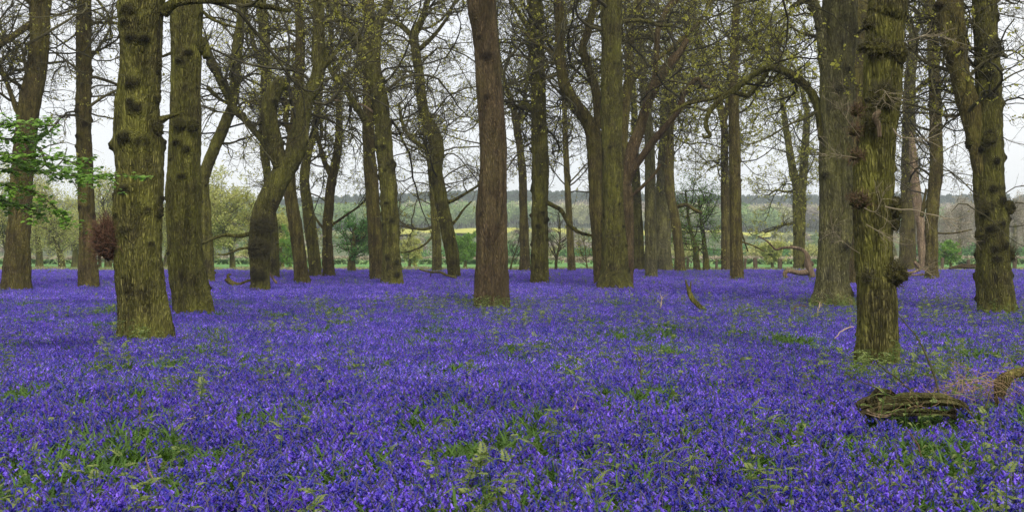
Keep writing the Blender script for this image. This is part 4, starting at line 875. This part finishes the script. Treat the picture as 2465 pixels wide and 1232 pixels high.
# ---------------------------------------------------------------- fallen wood
def fallen(name,label,parts,D,bk='pale',cat='fallen branch',near=None,zbase=None,drift=0,knobs=.8):
    p0=parts[0][0]; org=at(p0[0],p0[1],D); org[2]=0; root=empty(name,org,label,cat)
    for k,pts in enumerate(parts):
        c=strand_from_px(pts,D,np.linspace(0,drift,len(pts))); c[:,2]=np.maximum(c[:,2],.02)
        mb=MB(); sweep_bark(mb,c,near or max(.02,D*.0012),knobs,.05,.008,False,True,seed=k+abs(int(p0[0]))%40,rough=.13); mb.build('stem' if k==0 else 'side_branch',BK[bk],root,org,attr='burr')
    return root
fallen('fallen_branch','pale antler-like fallen branch rearing up left of the big grey-green oak',
 [[(1955,668,18),(1946,640,17),(1944,618,12),(1936,604,8),(1915,596,6),(1880,597,6),(1868,601,5),(1848,582,4),(1826,568,2.5)],[(1952,655,14),(1925,656,13),(1900,651,10),(1896,648,7)],[(1900,650,10),(1889,657,10),(1892,668,10),(1900,678,8)],[(1946,628,8),(1954,634,7),(1957,640,5)]],64,'pale')
fallen('dead_stump','forked dark dead branch stump sticking up from the bluebells right of centre',
 [[(1697,750,14),(1682,736,13),(1668,722,13),(1662,710,12),(1655,690,8),(1650,674,4)],[(1660,710,8),(1662,695,6),(1663,678,4)]],31,'olive','dead branch')
fallen('fallen_branch','short piece of reddish fallen wood left of the contorted oak foot',
 [[(545,670,14),(556,680,12),(575,684,8),(590,678,6),(605,674,5)],[(550,668,8),(548,662,6),(556,660,4)]],50,'brown')
fallen('fallen_branch','small propped dead branch leaning on the right of the contorted oak foot',
 [[(648,655,4),(655,668,5),(666,682,6)],[(650,660,3),(660,664,3)]],47,'pale')
fallen('fallen_branch','thin fallen branch arching over the bluebells by the sinuous oak foot',
 [[(1008,648,3),(1020,652,4),(1040,655,5),(1060,655,6),(1075,662,6),(1100,669,6)],[(1038,655,3),(1036,666,3)]],61,'brown')
fallen('fallen_log','dark mossy fallen log between the two leftmost trunks',
 [[(78,667,5),(100,667,8),(118,660,9),(124,655,8)],[(108,662,5),(122,652,4)]],78,'olive','log')
fallen('fallen_branch','pale fallen branch with a curled tip lying right of the near burred oak',
 [[(2175,660,5),(2200,655,5),(2215,648,6),(2220,646,6),(2228,650,4),(2232,644,3)],[(2214,646,9),(2207,637,10),(2201,630,8)],[(2170,664,4),(2195,662,5),(2225,661,4)]],62,'pale')
fallen('brushwood_pile','low heap of brown brushwood beyond the bluebells left of the oak near the right edge',
 [[(2285,646,5),(2310,641,9),(2335,643,8),(2352,640,10)],[(2295,643,5),(2318,637,5),(2340,641,5)],[(2320,646,5),(2335,638,5),(2350,637,4)]],88,'red','brushwood')
# foreground log
D=11.8; org=at(2210,1000,D); org[2]=0
lg=empty('fallen_log',org,'rotting moss-topped fallen log in the right foreground','log')
def log_piece(pts,D,seed,mat,name,near=.012,rg=.02):
    c=strand_from_px(pts,D); mb=MB(); inf=sweep_bark(mb,c,near,3,.04,0.0,False,True,seed=seed,rough=.16)
    V=mb.V[0]; P,T_,U,W,R,s,K=inf[0]; m=len(P); sd=(len(V)-2)//m
    # long splits running along the wood
    th=np.tile(np.arange(sd)*2*np.pi/sd,m); ss=np.repeat(s,sd); q=np.stack([np.cos(th)*2.6,np.sin(th)*2.6,ss*1.6],1)
    g=1-np.abs(vnoise(q,seed)*2-1); g2=1-np.abs(vnoise(q*np.array([2.2,2.2,1.5]),seed+1)*2-1); cen=np.repeat(P,sd,0); dr=nrm(V[:-2]-cen)
    mb.V[0][:-2]=V[:-2]-dr*(rg*2.4*g**5+rg*1.3*g2**4)[:,None]
    return mb.build(name,mat,lg,org,attr='burr')
M_log=bark('rotten_log',(.038,.028,.015),(.10,.075,.038),(.19,.14,.075),(.15,.16,.035),.6,.8,.02)
log_piece([(2066,984,34),(2085,976,44),(2120,968,44),(2165,963,42),(2210,962,40),(2255,960,38),(2298,966,34),(2322,980,28),(2336,1000,20),(2344,1016,12)],D,5,M_log,'log')
log_piece([(2070,1000,16),(2110,996,22),(2170,994,20),(2240,992,18),(2300,996,10)],D-.06,8,M_log,'lower_slab')
log_piece([(2086,968,18),(2104,952,20),(2122,942,17),(2142,943,13),(2162,952,8)],D-.02,6,M_log,'split_crest',.01,.01)
log_piece([(2085,990,14),(2120,1000,12),(2160,996,8)],D-.08,7,BK['pale'],'split_sliver',.01,.006)
# arched branch at right edge with dead bracken
D2=12.7
fallen('fallen_branch','mossy broken branch arching in from the right edge behind the foreground log',
 [[(2520,888,26),(2480,893,28),(2440,898,26),(2410,912,24),(2398,925,18)],[(2425,905,26),(2410,925,30),(2405,950,24),(2402,975,16)]],D2,'brown',near=.02)
rng=np.random.default_rng(13)
def strands_obj(name,label,cat,cen,ext,n,L,r,mat,D,droop=-.12,parent=None,d0=(1,0,.1)):
    c=at(cen[0],cen[1],D); e=np.array(ext); st=c+rng.normal(size=(n,3))*e; st[:,2]=np.maximum(st[:,2],.05)
    P,R=grow(st,np.array(d0)*rng.choice([-1,1],n)[:,None]+rng.normal(size=(n,3))*.9,rng.uniform(.3,1,n)*L,np.full(n,r),7,.22,droop,.5)
    P[...,2]=np.maximum(P[...,2],.02); mb=MB(); tubes(mb,P,R,3); org=np.array([c[0],D,0.]); 
    k=n*3; p,d,q=kids(P,R,k,.1,1,(.5,1.2)); P2,R2=grow(p,d,rng.uniform(.02,.09,k),np.full(k,r*.6),2,.3,-.05,.5); tubes(mb,P2,R2,3)
    o=mb.build(name,mat,None,org,smooth=False); o.location=tuple(org); tag(o,label,cat); return o
M_brk=simple('dead_bracken',(.13,.08,.035),(.34,.225,.115),.85)
strands_obj('dead_bracken','tangle of pinkish-brown dead bracken draped right of the foreground log','bracken',(2365,925),(.20,.14,.05),95,.50,.0028,M_brk,12.5)
strands_obj('dead_bracken','thin loops of brown dead bracken hanging over the foreground log','bracken',(2190,958),(.14,.05,.06),16,.30,.0022,M_brk,11.6,-.1)
# sticks
ST=[('long thin dark stick slanting up from the foreground log to the near burred oak',[(2268,985,7),(2260,940,7),(2240,880,6),(2218,830,5),(2190,790,4),(2162,757,2.5)],11.8,M_twig,'stick'),
 ('dark stick resting across the left part of the foreground log',[(2110,872,3),(2135,893,4),(2165,915,4.5),(2200,945,5)],11.7,M_twig,'stick'),
 ('thin dark twig curving left above the foreground log',[(2035,895,2.5),(2055,912,3),(2085,922,3.5),(2110,933,4)],11.8,M_twig,'stick'),
 ('short dark upright stick right of the foreground log',[(2362,1015,4),(2370,985,5),(2380,955,5),(2386,932,3)],11.6,M_twig,'stick'),
 ('dark brown stem rising through the nettles below the foreground log',[(2245,1222,4),(2235,1170,4.5),(2222,1110,4.5),(2205,1060,4),(2185,1035,3)],9.2,M_twig_red,'stick'),
 ('bent brown stem lying left of and below the foreground log',[(2105,1060,3.5),(2080,1030,4),(2045,1000,4),(2010,975,3),(1995,962,2)],12.2,M_twig_red,'stick'),
 ('pale arching dead stem left of the near burred oak foot',[(2010,815,2.5),(2022,800,3),(2040,790,3),(2056,786,2.5)],21,M_dead,'dead stem'),
 ('pale bent dead stem arching among the bluebells at left',[(432,1030,3),(440,1012,3.5),(480,1002,3.5),(515,998,2.5)],11.5,M_dead,'dead stem'),
 ('straight pinkish dead stem standing in the left foreground',[(334,1045,3.5),(335,1010,4),(337,980,3.5),(338,960,2.5)],11.4,M_twig_red,'dead stem'),
 ('long pale-brown dead stem leaning in the bottom left foreground',[(352,1100,4),(362,1140,6),(380,1180,7),(395,1232,8)],7.9,M_dead,'dead stem'),
 ('short pale slanting dead stem in the left foreground',[(252,940,2.5),(264,960,3),(276,980,3)],12.6,M_dead,'dead stem'),
 ('pale straight dead stalk by the forked stump right of centre',[(1588,742,2),(1592,730,2.5),(1593,712,2)],32,M_dead,'dead stem'),
 ('small curled brown branch left of the big grey-green oak foot',[(1915,752,2.5),(1910,742,3),(1922,735,3.5),(1940,737,2.5)],30,M_twig_red,'stick'),
 ('pale split dead stem left of the near burred oak foot and behind the green patch',[(1965,765,2),(1970,745,2.5),(1975,728,2)],29,M_dead,'dead stem'),
 ('pale horizontal dead straw in the middle foreground',[(1190,1144,2.5),(1220,1146,3),(1245,1147,2.5)],8.4,M_dead,'dead stem'),
 ('pale slanting dead stalk right of the middle foreground',[(1378,990,3),(1385,975,3.5),(1388,968,2.5)],12.0,M_dead,'dead stem'),
 ('thin dead twig right of centre leaning over the bluebells',[(1945,1180,2),(1985,1120,2.5),(2030,1090,2)],9.0,M_dead,'dead stem'),
 ('pale curved dead stem at the left of the foreground log',[(1845,1020,2.5),(1880,985,3),(1925,967,2)],12.4,M_dead,'dead stem'),
 ('orange-brown straw by the far left green patch',[(545,1075,2.5),(560,1066,3),(590,1068,2)],10.6,M_dead,'dead stem'),
 ('dark curled bracken shoot standing in the middle distance',[(1540,950,3.5),(1543,905,3.5),(1541,862,3),(1530,850,3),(1522,858,2.5)],14.5,M_twig,'bracken shoot')]
for k,(lb,pts,D,mt,ct) in enumerate(ST):
    rng=np.random.default_rng(k+300); c=strand_from_px(pts,D,np.linspace(0,.25,len(pts))); org=c[0,:3].copy(); r,_=resampleN(c,14)
    if 'stem' in ct or 'shoot' in ct:
        pass
    mb=MB(); jit=rng.normal(size=(14,3))*.004*D/13; jit[0]=0; tubes(mb,(r[:,:3]+jit)[None],r[None,:,3]*.85,5)
    n=4; p,d,q=kids(r[None,:,:3],r[None,:,3],n,.3,.95,(.4,.9)); P,R=grow(p,d,rng.uniform(.04,.14,n)*D/12,np.full(n,.0022*D/12),4,.2,0,.5); tubes(mb,P,R,3)
    o=mb.build({'stick':'stick','dead stem':'dead_stalk','bracken shoot':'bracken_shoot'}[ct],mt,None,org,smooth=False); o.location=tuple(org); tag(o,lb,ct)
# nettles and ferny plants large enough to tell apart
HB=[(2145,1125,'tall leafy nettle below the left end of the foreground log','nettle'),(2215,1085,'broad-leaved nettle in front of the middle of the foreground log','nettle'),(2300,1110,'nettle with drooping leaves below the right end of the foreground log','nettle'),
 (2425,1080,'pale green nettle at the right edge in front of the fallen branch','nettle'),(1840,1135,'pale ferny plant in the right half of the foreground','fern'),(1880,1190,'nettle low in the right foreground near the bottom edge','nettle'),(1180,1160,'small ferny plant in the middle foreground','fern'),
 (1140,1110,'ferny plant with curled top just left of the middle foreground','fern'),(215,1140,'curled ferny plant in the left foreground','fern'),(60,1200,'pale plant in the bottom left corner','nettle'),(1385,895,'flat-topped yellow-green fern right of centre','fern'),(2060,1170,'nettle right of the bottom centre, left of the brown stem','nettle'),
 (400,1180,'ferny plant beside the long leaning dead stem at bottom left','fern'),(2380,1180,'nettle in the bottom right corner area','nettle')]
for k,(x,y,lb,kd) in enumerate(HB):
    D=F*(CZ-.38)/(y-HY); X=(x-CX)/F*D; mb=MB()
    for q in range(3): herb(mb,[(q-1)*.07,((q*7)%3-1)*.05,0],900+k*5+q,.40+.03*(q%2),kd)
    o=mb.build('nettle' if kd=='nettle' else 'fern',[M_herb,M_blade],None,None,False); o.location=(X,D,0); tag(o,lb,kd)
# ---------------------------------------------------------------- fence
rng=np.random.default_rng(21)
M_post=simple('weathered_post',(.05,.035,.022),(.14,.10,.06),.9,False,scale=6)
def fence(label,posts,D,wires):
    org=np.array([(posts[0][0]-CX)/F*D,D,0.]); root=empty('wire_fence',org,label,'fence')
    tops=[]
    for (x,w,lean) in posts:
        X=(x-CX)/F*D; h=.98+rng.uniform(-.1,.1); ww=w/F*D/2; z0=float(ground_z(X,D))
        c=np.array([[X,D,z0-.2,ww],[X+lean*.3,D,z0+.3,ww*.98],[X+lean*.7,D,z0+.7,ww*.95],[X+lean,D,z0+h,ww*.88]])
        mb=MB(); sweep_bark(mb,c,.05,0,.03,.01,False,True,seed=abs(int(x))%30,rough=.1); mb.build('post',M_post,root,org,attr='burr'); tops.append((X+lean*.8,D,z0+h*.85))
    for dz in (0,-.35):
        P=[]
        for a,b in zip(tops[:-1],tops[1:]):
            for t in np.linspace(0,1,6)[:-1]: P.append([a[0]+(b[0]-a[0])*t,D,a[2]+dz-.06*4*t*(1-t)])
        P.append([tops[-1][0],D,tops[-1][2]+dz]); P=np.array(P); mb=MB(); tubes(mb,P[None],np.full((1,len(P)),.004),4); mb.build('wire',M_post,root,org)
fence('leaning wooden post and wire fence at the field edge behind the right-hand oaks',[(1508,6,.03),(1580,6,.0),(1655,7,.05),(1725,7,0),(1792,7,.08),(1819,10,-.06),(1877,11,.02),(1940,9,0),(2010,9,.03),(2080,8,.0),(2150,8,.04),(2215,8,-.02),(2268,8,.02),(2330,9,.05),(2385,8,.0),(2441,9,.12),(2500,9,.0)],103,True)
# ---------------------------------------------------------------- haze
def box(name,lo,hi,mat):
    V=np.array([[x,y,z] for x in (lo[0],hi[0]) for y in (lo[1],hi[1]) for z in (lo[2],hi[2])],float)
    Q=[[0,1,3,2],[4,6,7,5],[0,4,5,1],[2,3,7,6],[0,2,6,4],[1,5,7,3]]; mb=MB(); mb.add(V,Q); return mb.build(name,mat,smooth=False)
HAZE=.00036
hm=bpy.data.materials.new('haze_air'); hm.cycles.volume_sampling='DISTANCE'; hm.use_nodes=True; nt=hm.node_tree; nt.nodes.remove(nt.nodes['Principled BSDF'])
pv=N(nt,'ShaderNodeVolumePrincipled'); pv.inputs['Color'].default_value=(.90,.95,1,1); pv.inputs['Density'].default_value=HAZE; pv.inputs['Anisotropy'].default_value=.2
nt.links.new(pv.outputs[0],nt.nodes['Material Output'].inputs['Volume'])
hz=box('haze',(-910,-65,-9),(910,1710,82),hm); hz['kind']='stuff'; tag(hz,'thin bluish haze fading the distant hills','haze')
# ---------------------------------------------------------------- light
SE,SR=math.radians(44),math.radians(166)
w=bpy.data.worlds.new('World'); S.world=w; w.use_nodes=True; nt=w.node_tree; bg=nt.nodes['Background']
sky=N(nt,'ShaderNodeTexSky',sky_type='NISHITA'); sky.sun_disc=False; sky.sun_elevation=SE; sky.sun_rotation=SR
tc=N(nt,'ShaderNodeTexCoord'); cn=noise(nt,tc.outputs['Generated'],2.2,5,.55,.4)
cl=ramp(nt,cn,[(.3,(.86,.89,.96)),(.6,(1,1,1))])
cs=N(nt,'ShaderNodeVectorMath',operation='SCALE'); nt.links.new(cl,cs.inputs[0]); cs.inputs['Scale'].default_value=8.7
nt.links.new(mixc(nt,.93,sky.outputs[0],cs.outputs[0]),bg.inputs['Color']); bg.inputs['Strength'].default_value=.1
sun=bpy.data.lights.new('sun','SUN'); sun.energy=2.2; sun.angle=math.radians(12); sun.color=(1,.965,.9); so=bpy.data.objects.new('sun',sun); COL.objects.link(so)
# sun behind the camera to the right
dv=np.array([math.sin(SR)*math.cos(SE),math.cos(SR)*math.cos(SE),math.sin(SE)])
from mathutils import Vector
so.rotation_euler=Vector(tuple(-dv)).to_track_quat('-Z','Y').to_euler()
cam=bpy.data.cameras.new('camera'); co=bpy.data.objects.new('camera',cam); COL.objects.link(co); S.camera=co
cam.sensor_width=36; cam.lens=36*F/2465; cam.shift_y=-(616-HY)/2465; cam.clip_end=6000; cam.clip_start=.1
co.location=(0,0,CZ); co.rotation_euler=(math.pi/2,0,0)
S.view_settings.view_transform='Standard'; S.view_settings.look='None'; S.view_settings.exposure=.4; S.view_settings.gamma=1
cy=S.cycles; cy.max_bounces=5; cy.diffuse_bounces=3; cy.glossy_bounces=2; cy.transmission_bounces=3; cy.volume_bounces=1; cy.transparent_max_bounces=4
cy.use_denoising=True; cy.use_adaptive_sampling=True; cy.adaptive_threshold=.02; cy.caustics_reflective=False; cy.caustics_refractive=False
print('objects',len(bpy.data.objects))
